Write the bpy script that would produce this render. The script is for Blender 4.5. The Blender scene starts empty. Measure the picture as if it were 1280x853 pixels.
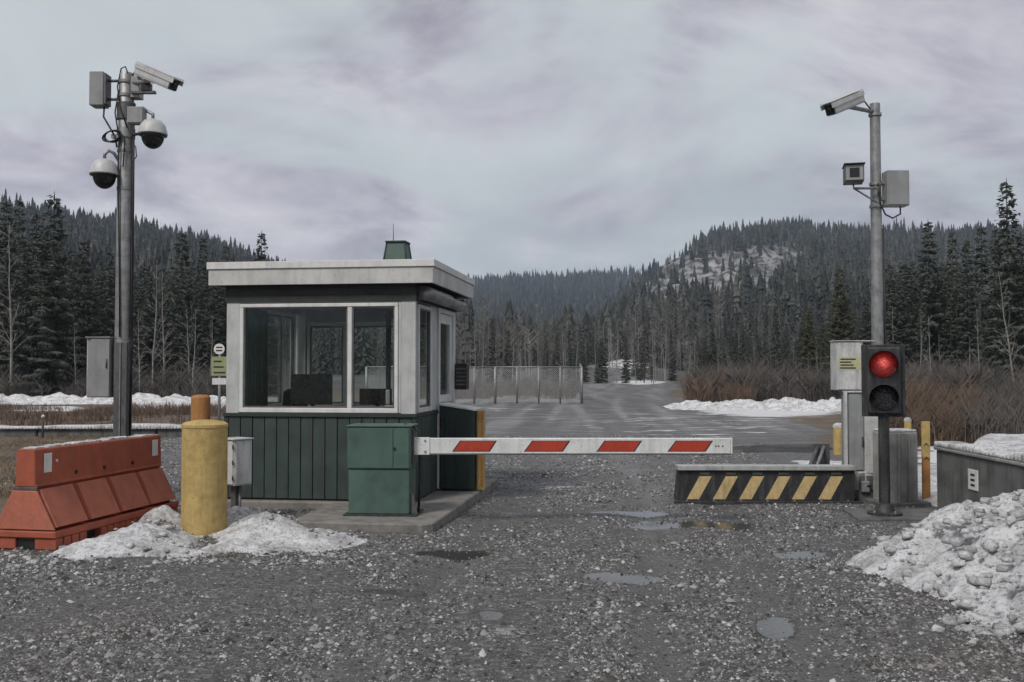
import bpy, bmesh, math, random
import numpy as np
from mathutils import Vector, Matrix, noise as mnoise

random.seed(7)
rng = np.random.default_rng(7)
R = math.radians
scn = bpy.context.scene
COL = scn.collection

# ------------------------------------------------------------------ camera
CAM_H = 1.65
PITCH = R(1.773)
FPX = 35.0 / 36.0 * 1280.0
cam_d = bpy.data.cameras.new('camera')
cam_d.lens = 35.0
cam_d.sensor_width = 36.0
cam_d.clip_start = 0.05
cam_d.clip_end = 8000.0
cam = bpy.data.objects.new('camera', cam_d)
COL.objects.link(cam)
cam.location = (0, 0, CAM_H)
cam.rotation_euler = (R(90) + PITCH, 0, 0)
scn.camera = cam
scn.cycles.volume_bounces = 2

# ------------------------------------------------------------------ sky
SUN_EL, SUN_AZ = R(48), R(215)      # azimuth clockwise from +Y: behind and left of the camera
world = bpy.data.worlds.new('World')
scn.world = world
world.use_nodes = True
wt = world.node_tree
wn, wl = wt.nodes, wt.links
wn.clear()
w_out = wn.new('ShaderNodeOutputWorld')
w_bg = wn.new('ShaderNodeBackground')
w_bg.inputs['Strength'].default_value = 0.085
w_sky = wn.new('ShaderNodeTexSky')
w_sky.sky_type = 'NISHITA'
w_sky.sun_disc = False
w_sky.sun_elevation = SUN_EL
w_sky.sun_rotation = SUN_AZ
w_tc = wn.new('ShaderNodeTexCoord')
w_sep = wn.new('ShaderNodeSeparateXYZ')
wl.new(w_tc.outputs['Generated'], w_sep.inputs[0])


def wmath(op, a, b=None):
    n = wn.new('ShaderNodeMath')
    n.operation = op
    for i, v in enumerate((a, b)):
        if v is None:
            continue
        if isinstance(v, (int, float)):
            n.inputs[i].default_value = v
        else:
            wl.new(v, n.inputs[i])
    return n.outputs[0]


zz = wmath('ADD', wmath('MAXIMUM', w_sep.outputs['Z'], 0.0), 0.26)   # cloud deck seen in perspective
w_cmb = wn.new('ShaderNodeCombineXYZ')
wl.new(wmath('DIVIDE', w_sep.outputs['X'], zz), w_cmb.inputs[0])
wl.new(wmath('DIVIDE', w_sep.outputs['Y'], zz), w_cmb.inputs[1])


def wnoise(scale, detail, rough, dist=0.0, off=0.0):
    n = wn.new('ShaderNodeTexNoise')
    n.inputs['Scale'].default_value = scale
    n.inputs['Detail'].default_value = detail
    n.inputs['Roughness'].default_value = rough
    n.inputs['Distortion'].default_value = dist
    m = wn.new('ShaderNodeMapping')
    m.inputs['Location'].default_value = (off, off * 0.7, off)
    wl.new(w_cmb.outputs[0], m.inputs[0])
    wl.new(m.outputs[0], n.inputs['Vector'])
    return n.outputs['Fac']


def wramp(fac, stops):
    n = wn.new('ShaderNodeValToRGB')
    e = n.color_ramp.elements
    while len(e) < len(stops):
        e.new(0.5)
    for el, (p, c) in zip(e, stops):
        el.position = p
        el.color = (*c, 1)
    wl.new(fac, n.inputs[0])
    return n.outputs[0]


def wmix(fac, a, b, mode='MIX'):
    n = wn.new('ShaderNodeMix')
    n.data_type = 'RGBA'
    n.blend_type = mode
    if isinstance(fac, (int, float)):
        n.inputs[0].default_value = fac
    else:
        wl.new(fac, n.inputs[0])
    wl.new(a, n.inputs[6])
    wl.new(b, n.inputs[7])
    return n.outputs[2]


# grey overcast deck: mauve-grey undersides, cooler thin places, paler gaps (values are x10, background is 0.1)
c1 = wramp(wnoise(2.1, 10, 0.62, 0.6, 3.1), [(0.36, (2.5, 2.42, 2.88)), (0.46, (3.3, 3.2, 3.72)), (0.55, (4.1, 4.03, 4.48)), (0.70, (5.3, 5.2, 5.5))])
c2 = wramp(wnoise(0.55, 6, 0.55, 0.2, 9.4), [(0.38, (2.75, 3.2, 3.45)), (0.62, (4.15, 4.6, 4.75))])
tint = wramp(wnoise(1.3, 5, 0.6, 0.3, 17.0), [(0.45, (0, 0, 0)), (0.58, (0.8, 0.8, 0.8))])
cl = wmix(tint, c1, c2)
gap = wramp(wnoise(0.6, 4, 0.5, 0.0, 31.0), [(0.66, (0, 0, 0)), (0.85, (0.25, 0.25, 0.25))])
wl.new(wmix(gap, cl, w_sky.outputs[0]), w_bg.inputs['Color'])
wl.new(w_bg.outputs[0], w_out.inputs['Surface'])

sun_d = bpy.data.lights.new('sun', 'SUN')
sun_d.energy = 1.5
sun_d.angle = R(14)
sun_d.color = (1.0, 0.96, 0.90)
sun = bpy.data.objects.new('sun', sun_d)
COL.objects.link(sun)
sd = Vector((math.sin(SUN_AZ) * math.cos(SUN_EL), math.cos(SUN_AZ) * math.cos(SUN_EL), math.sin(SUN_EL)))
sun.rotation_euler = (-sd).to_track_quat('-Z', 'Y').to_euler()
sun.location = sd * 60

vs = scn.view_settings
vs.view_transform = 'Standard'
vs.look = 'None'
vs.exposure = 0.72
vs.gamma = 1.0
vs.use_curve_mapping = False

# ------------------------------------------------------------------ pixel -> place helpers
_F = Vector((0, math.cos(PITCH), math.sin(PITCH)))
_U = Vector((0, -math.sin(PITCH), math.cos(PITCH)))


def ray(px, py):
    return Vector((1, 0, 0)) * ((px - 640) / FPX) + _F + _U * ((426.5 - py) / FPX)


def G(px, py, z=0.0):
    d = ray(px, py)
    t = (z - CAM_H) / d.z
    return Vector((d.x * t, d.y * t, z))


def D(px, py, Y):
    d = ray(px, py)
    t = Y / d.y
    return Vector((d.x * t, Y, CAM_H + d.z * t))


# ------------------------------------------------------------------ materials
class NT:
    def __init__(self, name):
        self.m = bpy.data.materials.new(name)
        self.m.use_nodes = True
        self.t = self.m.node_tree
        self.n, self.l = self.t.nodes, self.t.links
        self.n.clear()
        self.out = self.n.new('ShaderNodeOutputMaterial')
        self.b = self.n.new('ShaderNodeBsdfPrincipled')
        self.l.new(self.b.outputs[0], self.out.inputs['Surface'])

    def link(self, a, sock):
        if isinstance(a, (int, float)):
            sock.default_value = a
        elif isinstance(a, tuple):
            sock.default_value = a if len(a) == 4 or sock.type == 'VECTOR' else (*a, 1)
        else:
            self.l.new(a, sock)

    def coords(self, kind='Object', scale=(1, 1, 1), rand=True):
        if kind == 'World':
            o = self.n.new('ShaderNodeNewGeometry').outputs['Position']
        else:
            o = self.n.new('ShaderNodeTexCoord').outputs[kind]
        m = self.n.new('ShaderNodeMapping')
        m.inputs['Scale'].default_value = scale
        self.l.new(o, m.inputs[0])
        if rand and kind != 'World':
            r = self.n.new('ShaderNodeObjectInfo').outputs['Random']
            v = self.n.new('ShaderNodeVectorMath')
            v.operation = 'SCALE'
            v.inputs[0].default_value = (37.0, 23.0, 51.0)
            self.l.new(r, v.inputs['Scale'])
            self.l.new(v.outputs[0], m.inputs['Location'])
        return m.outputs[0]

    def noise(self, vec, scale, detail=5, rough=0.55, dist=0.0):
        n = self.n.new('ShaderNodeTexNoise')
        n.inputs['Scale'].default_value = scale
        n.inputs['Detail'].default_value = detail
        n.inputs['Roughness'].default_value = rough
        n.inputs['Distortion'].default_value = dist
        self.l.new(vec, n.inputs['Vector'])
        return n.outputs['Fac']

    def voro(self, vec, scale, feature='F1', out='Distance'):
        n = self.n.new('ShaderNodeTexVoronoi')
        n.feature = feature
        n.inputs['Scale'].default_value = scale
        self.l.new(vec, n.inputs['Vector'])
        return n.outputs[out]

    def ramp(self, fac, stops):
        n = self.n.new('ShaderNodeValToRGB')
        e = n.color_ramp.elements
        while len(e) < len(stops):
            e.new(0.5)
        for el, (p, c) in zip(e, stops):
            el.position = p
            if isinstance(c, (int, float)):
                c = (c, c, c)
            el.color = (*c, 1)
        self.l.new(fac, n.inputs[0])
        return n.outputs[0]

    def mix(self, fac, a, b, mode='MIX'):
        n = self.n.new('ShaderNodeMix')
        n.data_type = 'RGBA'
        n.blend_type = mode
        n.clamp_factor = True
        self.link(fac, n.inputs[0])
        self.link(a, n.inputs[6])
        self.link(b, n.inputs[7])
        return n.outputs[2]

    def math(self, op, a, b=None, clamp=False):
        n = self.n.new('ShaderNodeMath')
        n.operation = op
        n.use_clamp = clamp
        self.link(a, n.inputs[0])
        if b is not None:
            self.link(b, n.inputs[1])
        return n.outputs[0]

    def bump(self, h, strength=0.3, dist=0.01, normal=None):
        n = self.n.new('ShaderNodeBump')
        n.inputs['Strength'].default_value = strength
        n.inputs['Distance'].default_value = dist
        self.l.new(h, n.inputs['Height'])
        if normal is not None:
            self.l.new(normal, n.inputs['Normal'])
        return n.outputs[0]

    def attr(self, name):
        n = self.n.new('ShaderNodeAttribute')
        n.attribute_name = name
        return n.outputs['Fac']

    def set(self, col=None, rough=None, metal=None, normal=None, spec=None):
        if col is not None:
            self.link(col, self.b.inputs['Base Color'])
        if rough is not None:
            self.link(rough, self.b.inputs['Roughness'])
        if metal is not None:
            self.link(metal, self.b.inputs['Metallic'])
        if normal is not None:
            self.l.new(normal, self.b.inputs['Normal'])
        if spec is not None:
            self.b.inputs['Specular IOR Level'].default_value = spec
        return self.m


def pm(name, col, rough=0.6, metal=0.0, var=0.35, scale=5.0, dirt=(0.09, 0.08, 0.07), damt=0.35, bump=0.25, bscale=60.0, streak=0.4, spec=0.4):
    """weathered paint / metal / concrete: blotches, vertical streaks, specks of dirt and fine relief"""
    k = NT(name)
    v = k.coords('Object')
    vs_ = k.coords('Object', (1, 1, 0.12))
    lo = tuple(c * (1 - var) for c in col)
    hi = tuple(min(0.9, c * (1 + var * 0.6)) for c in col)
    c = k.ramp(k.noise(v, scale, 8, 0.65), [(0.3, lo), (0.52, col), (0.72, hi)])
    st = k.ramp(k.noise(vs_, scale * 3.0, 6, 0.6), [(0.48, 0.0), (0.72, 1.0)])
    c = k.mix(k.math('MULTIPLY', st, streak), c, dirt)
    sp = k.ramp(k.noise(v, scale * 7, 6, 0.7, 0.4), [(0.56, 0.0), (0.68, 1.0)])
    c = k.mix(k.math('MULTIPLY', sp, damt), c, dirt)
    rr = k.ramp(k.noise(v, scale * 4, 4), [(0.3, max(0.05, rough - 0.12)), (0.7, min(1, rough + 0.12))])
    h = k.noise(v, bscale, 6, 0.7)
    return k.set(c, rr, metal, k.bump(h, bump, 0.006), spec)


M = {}
M['green_board'] = pm('green_board', (0.040, 0.060, 0.054), 0.7, 0, 0.45, 3.0, (0.035, 0.034, 0.033), 0.35, 0.4, 50, 0.65)
M['green_trim'] = pm('green_trim', (0.022, 0.036, 0.033), 0.6, 0, 0.3, 4, (0.05, 0.05, 0.05), 0.3)
M['dark_board'] = pm('dark_board', (0.032, 0.034, 0.034), 0.75, 0, 0.4, 4, (0.06, 0.06, 0.058), 0.3)
M['green_metal'] = pm('green_metal', (0.068, 0.118, 0.097), 0.5, 0, 0.28, 3.0, (0.05, 0.055, 0.05), 0.28, 0.15, 40, 0.25)
M['white_paint'] = pm('white_paint', (0.62, 0.62, 0.60), 0.55, 0, 0.16, 4, (0.25, 0.24, 0.22), 0.3, 0.15, 50, 0.3)
M['fascia_paint'] = pm('fascia_paint', (0.50, 0.50, 0.48), 0.6, 0, 0.2, 3, (0.22, 0.21, 0.19), 0.35, 0.2, 45, 0.4)
M['corner_paint'] = pm('corner_paint', (0.46, 0.47, 0.46), 0.6, 0, 0.18, 4, (0.22, 0.22, 0.21), 0.3, 0.2, 45, 0.4)
M['flashing'] = pm('flashing', (0.42, 0.42, 0.42), 0.45, 0.4, 0.2, 4)
M['roofing'] = pm('roofing', (0.16, 0.16, 0.16), 0.9, 0, 0.4, 4)
M['soffit'] = pm('soffit', (0.05, 0.05, 0.052), 0.8, 0, 0.3, 4)
M['inner_wall'] = pm('inner_wall', (0.30, 0.31, 0.30), 0.8, 0, 0.15, 3, (0.2, 0.2, 0.2), 0.15, 0.05)
M['inner_floor'] = pm('inner_floor', (0.08, 0.08, 0.08), 0.8)
M['concrete'] = pm('concrete', (0.27, 0.265, 0.25), 0.85, 0, 0.4, 4.5, (0.09, 0.085, 0.08), 0.55, 0.6, 45, 0.45)
M['dark_concrete'] = pm('dark_concrete', (0.13, 0.13, 0.125), 0.85, 0, 0.5, 4.0, (0.04, 0.04, 0.04), 0.55, 0.6, 40, 0.7)
M['pad_concrete'] = pm('pad_concrete', (0.20, 0.19, 0.175), 0.85, 0, 0.45, 5.0, (0.05, 0.047, 0.043), 0.6, 0.7, 45, 0.2)
M['galv'] = pm('galv', (0.30, 0.30, 0.30), 0.5, 0.6, 0.4, 9, (0.10, 0.10, 0.10), 0.5, 0.35, 70, 0.35)
M['fence_wire'] = pm('fence_wire', (0.40, 0.40, 0.40), 0.5, 0.3, 0.2, 2, (0.2, 0.2, 0.2), 0.2)
M['galv_dark'] = pm('galv_dark', (0.13, 0.13, 0.13), 0.55, 0.5, 0.4, 9, (0.05, 0.05, 0.05), 0.5, 0.35, 70, 0.4)
M['grey_box'] = pm('grey_box', (0.27, 0.275, 0.275), 0.5, 0.1, 0.2, 4, (0.12, 0.12, 0.12), 0.25, 0.12, 40, 0.35)
M['light_box'] = pm('light_box', (0.50, 0.50, 0.49), 0.55, 0, 0.25, 5, (0.10, 0.10, 0.10), 0.55, 0.3, 40, 0.4)
M['cam_white'] = pm('cam_white', (0.48, 0.48, 0.47), 0.45, 0, 0.15, 8, (0.18, 0.18, 0.18), 0.3, 0.1, 60, 0.35)
M['black'] = pm('black', (0.018, 0.018, 0.019), 0.45, 0, 0.3, 6, (0.05, 0.05, 0.05), 0.25, 0.1)
M['black_paint'] = pm('black_paint', (0.024, 0.024, 0.026), 0.55, 0, 0.4, 5, (0.14, 0.135, 0.13), 0.55, 0.35, 45, 0.4)
M['cable'] = pm('cable', (0.02, 0.02, 0.02), 0.6, 0, 0.2, 6, damt=0.1)
M['yellow'] = pm('yellow', (0.47, 0.335, 0.125), 0.7, 0, 0.28, 9, (0.15, 0.11, 0.05), 0.8, 0.8, 60, 0.3)
M['yellow_stripe'] = pm('yellow_stripe', (0.55, 0.41, 0.20), 0.7, 0, 0.25, 9, (0.10, 0.07, 0.045), 0.8, 0.5, 60, 0.35)
M['orange_post'] = pm('orange_post', (0.40, 0.185, 0.06), 0.75, 0, 0.25, 7, (0.16, 0.08, 0.04), 0.5, 0.5)
M['orange_plastic'] = pm('orange_plastic', (0.35, 0.085, 0.045), 0.6, 0, 0.25, 4.5, (0.11, 0.065, 0.05), 0.65, 0.2, 35, 0.35)
M['orange_faded'] = pm('orange_faded', (0.42, 0.13, 0.08), 0.65, 0, 0.25, 5, (0.15, 0.09, 0.07), 0.65, 0.3, 35, 0.3)
M['red_film'] = pm('red_film', (0.42, 0.045, 0.02), 0.5, 0, 0.18, 6, (0.12, 0.05, 0.04), 0.3)
M['boom_white'] = pm('boom_white', (0.66, 0.66, 0.65), 0.45, 0, 0.15, 5, (0.22, 0.21, 0.19), 0.55, 0.1, 50, 0.3)
M['steel_lip'] = pm('steel_lip', (0.44, 0.44, 0.43), 0.5, 0.3, 0.3, 7, (0.12, 0.12, 0.12), 0.5)
M['label'] = pm('label', (0.66, 0.65, 0.62), 0.6, 0, 0.1, 9, (0.3, 0.28, 0.25), 0.3)
M['ink'] = pm('ink', (0.03, 0.03, 0.03), 0.7)
M['sign_green'] = pm('sign_green', (0.31, 0.33, 0.17), 0.6, 0, 0.15, 9, (0.1, 0.1, 0.05), 0.3)
M['sticker'] = pm('sticker', (0.46, 0.45, 0.27), 0.6, 0, 0.15, 9, (0.2, 0.2, 0.12), 0.4)
M['curtain'] = pm('curtain', (0.22, 0.32, 0.29), 0.9, 0, 0.25, 6, (0.1, 0.12, 0.12), 0.1)
M['desk'] = pm('desk', (0.34, 0.33, 0.31), 0.5)
M['screen'] = pm('screen', (0.012, 0.012, 0.013), 0.25, 0, 0.2, 5, (0.02, 0.02, 0.02), 0.1, 0.0, 40, 0.0)
M['bark'] = pm('bark', (0.075, 0.065, 0.058), 0.9, 0, 0.4, 8, (0.03, 0.028, 0.025), 0.4, 0.8, 30)
M['pale_bark'] = pm('pale_bark', (0.27, 0.26, 0.245), 0.85, 0, 0.4, 4, (0.07, 0.065, 0.06), 0.6, 0.5, 30, 0.1)
M['twig'] = pm('twig', (0.125, 0.112, 0.102), 0.9, 0, 0.6, 0.9, (0.05, 0.045, 0.04), 0.3, 0)
M['twig_brown'] = pm('twig_brown', (0.15, 0.105, 0.078), 0.9, 0, 0.5, 0.9, (0.09, 0.05, 0.035), 0.4, 0)
M['dry_grass'] = pm('dry_grass', (0.21, 0.155, 0.09), 0.9, 0, 0.4, 1.5, (0.11, 0.075, 0.05), 0.4, 0)


def glass_mat(name, tint=(0.9, 0.95, 0.93), gloss=0.10):
    k = NT(name)
    k.n.remove(k.b)
    tr = k.n.new('ShaderNodeBsdfTransparent')
    tr.inputs[0].default_value = (*tint, 1)
    gl = k.n.new('ShaderNodeBsdfGlossy')
    gl.inputs['Roughness'].default_value = 0.03
    v = k.coords('Object')
    k.l.new(k.bump(k.noise(v, 2.0, 3), 0.08, 0.02), gl.inputs['Normal'])
    fr = k.n.new('ShaderNodeFresnel')
    fr.inputs[0].default_value = 1.5
    f = k.math('ADD', k.math('MULTIPLY', fr.outputs[0], 0.55), gloss, True)
    mx = k.n.new('ShaderNodeMixShader')
    k.l.new(f, mx.inputs[0])
    k.l.new(tr.outputs[0], mx.inputs[1])
    k.l.new(gl.outputs[0], mx.inputs[2])
    k.l.new(mx.outputs[0], k.out.inputs['Surface'])
    return k.m


M['glass'] = glass_mat('glass', (0.95, 0.98, 0.97), 0.0)

k = NT('dome_smoke')
M['dome_smoke'] = k.set((0.012, 0.012, 0.014), 0.08, 0.0)
k = NT('red_lamp')
v = k.coords('Generated', rand=False)
dn = k.n.new('ShaderNodeVectorMath')
dn.operation = 'DISTANCE'
dn.inputs[1].default_value = (0.5, 0.0, 0.58)
k.l.new(v, dn.inputs[0])
hot = k.ramp(dn.outputs['Value'], [(0.0, 1.0), (0.10, 0.75), (0.28, 0.22), (0.60, 0.07)])
cellv = k.voro(k.coords('Object', rand=False), 75.0)
hot = k.math('MULTIPLY', hot, k.ramp(cellv, [(0.1, 1.0), (0.6, 0.35)]))
k.set((0.20, 0.02, 0.02), 0.2, normal=k.bump(cellv, 0.5, 0.01))
k.link(k.mix(hot, (1.0, 0.05, 0.04), (1.0, 0.30, 0.25)), k.b.inputs['Emission Color'])
k.link(k.math('MULTIPLY', hot, 0.9), k.b.inputs['Emission Strength'])
M['red_lamp'] = k.m
k = NT('dark_lamp')
v = k.coords('Object', rand=False)
k.set(k.ramp(k.voro(v, 45.0), [(0.0, 0.16), (0.5, 0.03)]), 0.15, 0.0, k.bump(k.voro(v, 45.0), 0.5, 0.01))
M['dark_lamp'] = k.m


def needle_mat(name, a, b):
    k = NT(name)
    isl = k.n.new('ShaderNodeObjectInfo').outputs['Random']
    v = k.coords('Object', rand=True)
    n1 = k.noise(v, 1.3, 4, 0.6)
    c = k.ramp(n1, [(0.3, a), (0.7, b)])
    c = k.mix(k.math('MULTIPLY', isl, 0.45), c, (0.05, 0.052, 0.046))
    k.set(c, 0.75, spec=0.25)
    return k.m


M['needles'] = needle_mat('needles', (0.036, 0.044, 0.036), (0.082, 0.090, 0.068))
M['needles_olive'] = needle_mat('needles_olive', (0.05, 0.055, 0.028), (0.10, 0.10, 0.05))


def forest_mat(name, a, b, c3):
    k = NT(name)
    r = k.n.new('ShaderNodeAttribute')
    r.attribute_name = 'treeshade'
    c = k.ramp(r.outputs['Fac'], [(0.0, a), (0.6, b), (1.0, c3)])
    return k.set(c, 0.8, spec=0.2)


M['forest'] = forest_mat('forest', (0.032, 0.038, 0.034), (0.068, 0.072, 0.062), (0.11, 0.106, 0.092))
M['bare_forest'] = forest_mat('bare_forest', (0.10, 0.092, 0.085), (0.17, 0.155, 0.14), (0.30, 0.28, 0.26))

# snow: old, grainy, dirty
k = NT('snow')
v = k.coords('World')
d1 = k.ramp(k.noise(v, 3.2, 8, 0.7, 0.6), [(0.44, 0.0), (0.62, 1.0)])
d2 = k.ramp(k.noise(v, 26, 6, 0.75), [(0.50, 0.0), (0.63, 1.0)])
c = k.mix(k.math('MULTIPLY', d1, 0.7), (0.78, 0.78, 0.79), (0.24, 0.23, 0.22))
c = k.mix(k.math('MULTIPLY', d2, 0.62), c, (0.13, 0.125, 0.12))
h = k.math('ADD', k.noise(v, 14, 8, 0.7), k.math('MULTIPLY', k.noise(v, 70, 5, 0.7), 0.35))
k.set(c, 0.75, normal=k.bump(h, 0.9, 0.06))
M['snow'] = k.m

k = NT('puddle_water')
v = k.coords('World')
k.set((0.035, 0.033, 0.03), 0.06, normal=k.bump(k.noise(v, 8, 4), 0.12, 0.01), spec=0.6)
M['water'] = k.m
k = NT('ice')
v = k.coords('World')
k.set(k.ramp(k.noise(v, 5, 7, 0.7), [(0.35, (0.16, 0.155, 0.15)), (0.65, (0.55, 0.55, 0.56))]), 0.35, normal=k.bump(k.noise(v, 18, 6), 0.4, 0.02))
M['ice'] = k.m

# gravel stones: each pebble its own grey
k = NT('stones')
isl = k.n.new('ShaderNodeNewGeometry').outputs['Random Per Island']
v = k.coords('World')
c = k.ramp(isl, [(0.0, (0.022, 0.021, 0.021)), (0.40, (0.07, 0.068, 0.066)), (0.65, (0.16, 0.157, 0.15)), (0.88, (0.28, 0.275, 0.27)), (1.0, (0.46, 0.46, 0.46))])
c = k.mix(k.math('MULTIPLY', k.ramp(k.noise(v, 0.55, 4), [(0.52, 0.0), (0.7, 1.0)]), 0.3), c, (0.12, 0.085, 0.06))
k.set(c, 0.7, normal=k.bump(k.noise(v, 120, 3), 0.4, 0.004))
M['stones'] = k.m

# ground: wet packed gravel, brown verge, rock on the hill
k = NT('ground')
v = k.coords('World')
cellc = k.n.new('ShaderNodeTexVoronoi')
cellc.inputs['Scale'].default_value = 26.0
k.l.new(v, cellc.inputs['Vector'])
sepc = k.n.new('ShaderNodeSeparateColor')
k.l.new(cellc.outputs['Color'], sepc.inputs[0])
cell = k.ramp(sepc.outputs[0], [(0.0, 0.024), (0.5, 0.075), (0.8, 0.18), (1.0, 0.36)])
fine = k.ramp(k.noise(v, 60, 6, 0.8), [(0.38, 0.015), (0.52, 0.09), (0.64, 0.36)])
grav = k.mix(0.55, cell, fine)
big = k.noise(v, 0.35, 7, 0.65)
grav = k.mix(k.ramp(big, [(0.35, 0.0), (0.62, 0.32)]), grav, (0.15, 0.148, 0.143))
brn = k.ramp(k.noise(v, 0.7, 6, 0.6, 0.3), [(0.55, 0.0), (0.70, 0.45)])
grav = k.mix(brn, grav, (0.095, 0.075, 0.058))
smooth_a = k.attr('packed')
grav = k.mix(k.math('MULTIPLY', smooth_a, 0.55), grav, k.ramp(k.noise(k.coords('World', (0.5, 2.2, 1)), 1.4, 7, 0.7), [(0.3, (0.10, 0.10, 0.098)), (0.55, (0.17, 0.168, 0.163)), (0.75, (0.27, 0.27, 0.265))]))
# verge / forest floor
vg = k.ramp(k.noise(v, 1.2, 8, 0.72), [(0.3, (0.045, 0.038, 0.03)), (0.5, (0.12, 0.09, 0.062)), (0.7, (0.21, 0.165, 0.115))])
col = k.mix(k.attr('verge'), grav, vg)
fl = k.ramp(k.noise(v, 0.08, 10, 0.8), [(0.35, (0.034, 0.034, 0.032)), (0.55, (0.085, 0.08, 0.072)), (0.64, (0.15, 0.145, 0.135)), (0.70, (0.45, 0.45, 0.46))])
col = k.mix(k.attr('wood'), col, fl)
rk = k.ramp(k.noise(k.coords('World', (1, 0.35, 1)), 0.14, 6, 0.62, 1.2), [(0.43, (0.025, 0.025, 0.024)), (0.49, (0.12, 0.12, 0.117)), (0.54, (0.24, 0.235, 0.23)), (0.66, (0.36, 0.355, 0.35))])
col = k.mix(k.attr('rock'), col, rk)
trk = k.ramp(k.attr('track'), [(0.35, (0.055, 0.054, 0.053)), (0.50, (0.12, 0.118, 0.115)), (0.62, (0.24, 0.24, 0.238))])
col = k.mix(k.math('MULTIPLY', k.attr('packed'), 0.55), col, trk)
sn = k.ramp(k.math('ADD', k.noise(k.coords('World', (0.45, 1.1, 1)), 1.1, 9, 0.72), k.math('MULTIPLY', k.attr('snowy'), 0.5)), [(0.80, 0.0), (0.87, 1.0)])
col = k.mix(sn, col, (0.62, 0.62, 0.63))
wet = k.ramp(k.noise(k.coords('World', (0.45, 1.3, 1)), 0.9, 7, 0.65, 0.3), [(0.52, 0.75), (0.62, 0.30)])
wet2 = k.mix(k.attr('wetness'), (0.85, 0.85, 0.85), wet)
pool = k.ramp(k.math('ADD', k.attr('pool'), k.math('MULTIPLY', k.noise(v, 5.0, 7, 0.7), 0.5)), [(0.66, 0.0), (0.74, 1.0)])
wet2 = k.mix(pool, wet2, (0.035, 0.035, 0.035))
col = k.mix(k.math('MULTIPLY', pool, 0.85), col, (0.05, 0.048, 0.045))
hb = k.math('ADD', cellc.outputs['Distance'], k.math('MULTIPLY', k.noise(v, 90, 5, 0.8), 0.5))
n1 = k.bump(k.math('MULTIPLY', hb, k.math('SUBTRACT', 1.0, k.math('MULTIPLY', pool, 0.97))), 0.9, 0.03)
k.set(col, wet2, normal=n1)
M['ground'] = k.m


# ------------------------------------------------------------------ object helpers
def link(o, parent=None, label=None, cat=None, group=None, kind=None):
    COL.objects.link(o)
    if parent is not None:
        o.parent = parent
    if label:
        o['label'] = label
    if cat:
        o['category'] = cat
    if group:
        o['group'] = group
    if kind:
        o['kind'] = kind
    return o


def thing(name, label, cat, loc=(0, 0, 0), rz=0.0, group=None):
    o = bpy.data.objects.new(name, None)
    o.empty_display_size = 0.2
    o.location = loc
    o.rotation_euler = (0, 0, rz)
    return link(o, None, label, cat, group)


def mesh_obj(name, bm, mat, parent=None, smooth=False, **kw):
    me = bpy.data.meshes.new(name)
    bm.normal_update()
    bm.to_mesh(me)
    bm.free()
    me.materials.append(M[mat])
    if smooth:
        me.shade_smooth()
    o = bpy.data.objects.new(name, me)
    return link(o, parent, **kw)


def np_obj(name, verts, faces, mat, parent=None, attrs=None, smooth=False, **kw):
    """verts (N,3); faces (F,k) array"""
    verts = np.asarray(verts, dtype=np.float32)
    faces = np.asarray(faces, dtype=np.int32)
    me = bpy.data.meshes.new(name)
    nF, kk = faces.shape
    me.vertices.add(len(verts))
    me.vertices.foreach_set('co', verts.ravel())
    me.loops.add(nF * kk)
    me.loops.foreach_set('vertex_index', faces.ravel())
    me.polygons.add(nF)
    me.polygons.foreach_set('loop_start', np.arange(0, nF * kk, kk, dtype=np.int32))
    me.polygons.foreach_set('loop_total', np.full(nF, kk, dtype=np.int32))
    me.update(calc_edges=True)
    for an, av in (attrs or {}).items():
        a = me.attributes.new(an, 'FLOAT', 'POINT')
        a.data.foreach_set('value', np.asarray(av, dtype=np.float32))
    me.materials.append(M[mat])
    if smooth:
        me.shade_smooth()
    o = bpy.data.objects.new(name, me)
    return link(o, parent, **kw)


def add_box(bm, c, s, bev=0.0, rot=None, seg=1):
    vs_ = bmesh.ops.create_cube(bm, size=1.0)['verts']
    bmesh.ops.scale(bm, vec=s, verts=vs_)
    if bev > 0:
        es = list({e for v_ in vs_ for e in v_.link_edges})
        r_ = bmesh.ops.bevel(bm, geom=es, offset=min(bev, min(s) * 0.3), segments=seg, affect='EDGES', profile=0.7)
        vs_ = list({v_ for f in r_['faces'] for v_ in f.verts} | {v_ for v_ in vs_ if v_.is_valid})
    if rot is not None:
        bmesh.ops.rotate(bm, cent=(0, 0, 0), matrix=rot, verts=vs_)
    bmesh.ops.translate(bm, vec=c, verts=vs_)
    return vs_


def box(name, lo, hi, mat, parent=None, bev=0.004, **kw):
    bm = bmesh.new()
    lo, hi = Vector(lo), Vector(hi)
    s = hi - lo
    add_box(bm, (lo + hi) / 2, (abs(s.x), abs(s.y), abs(s.z)), bev)
    return mesh_obj(name, bm, mat, parent, **kw)


def add_tube(bm, pts, rad, n=8, cap=True):
    pts = [Vector(p) for p in pts]
    rads = rad if isinstance(rad, (list, tuple)) else [rad] * len(pts)
    rings = []
    ref = None
    for i, p in enumerate(pts):
        d = (pts[min(i + 1, len(pts) - 1)] - pts[max(i - 1, 0)]).normalized()
        if ref is None:
            ref = d.orthogonal().normalized()
        a = (ref - d * ref.dot(d))
        a = a.normalized() if a.length > 1e-5 else d.orthogonal().normalized()
        ref = a
        b = d.cross(a)
        rings.append([bm.verts.new(p + (a * math.cos(2 * math.pi * j / n) + b * math.sin(2 * math.pi * j / n)) * rads[i]) for j in range(n)])
    for i in range(len(rings) - 1):
        for j in range(n):
            bm.faces.new((rings[i][j], rings[i][(j + 1) % n], rings[i + 1][(j + 1) % n], rings[i + 1][j]))
    if cap:
        bm.faces.new(rings[0][::-1])
        bm.faces.new(rings[-1])


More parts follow.
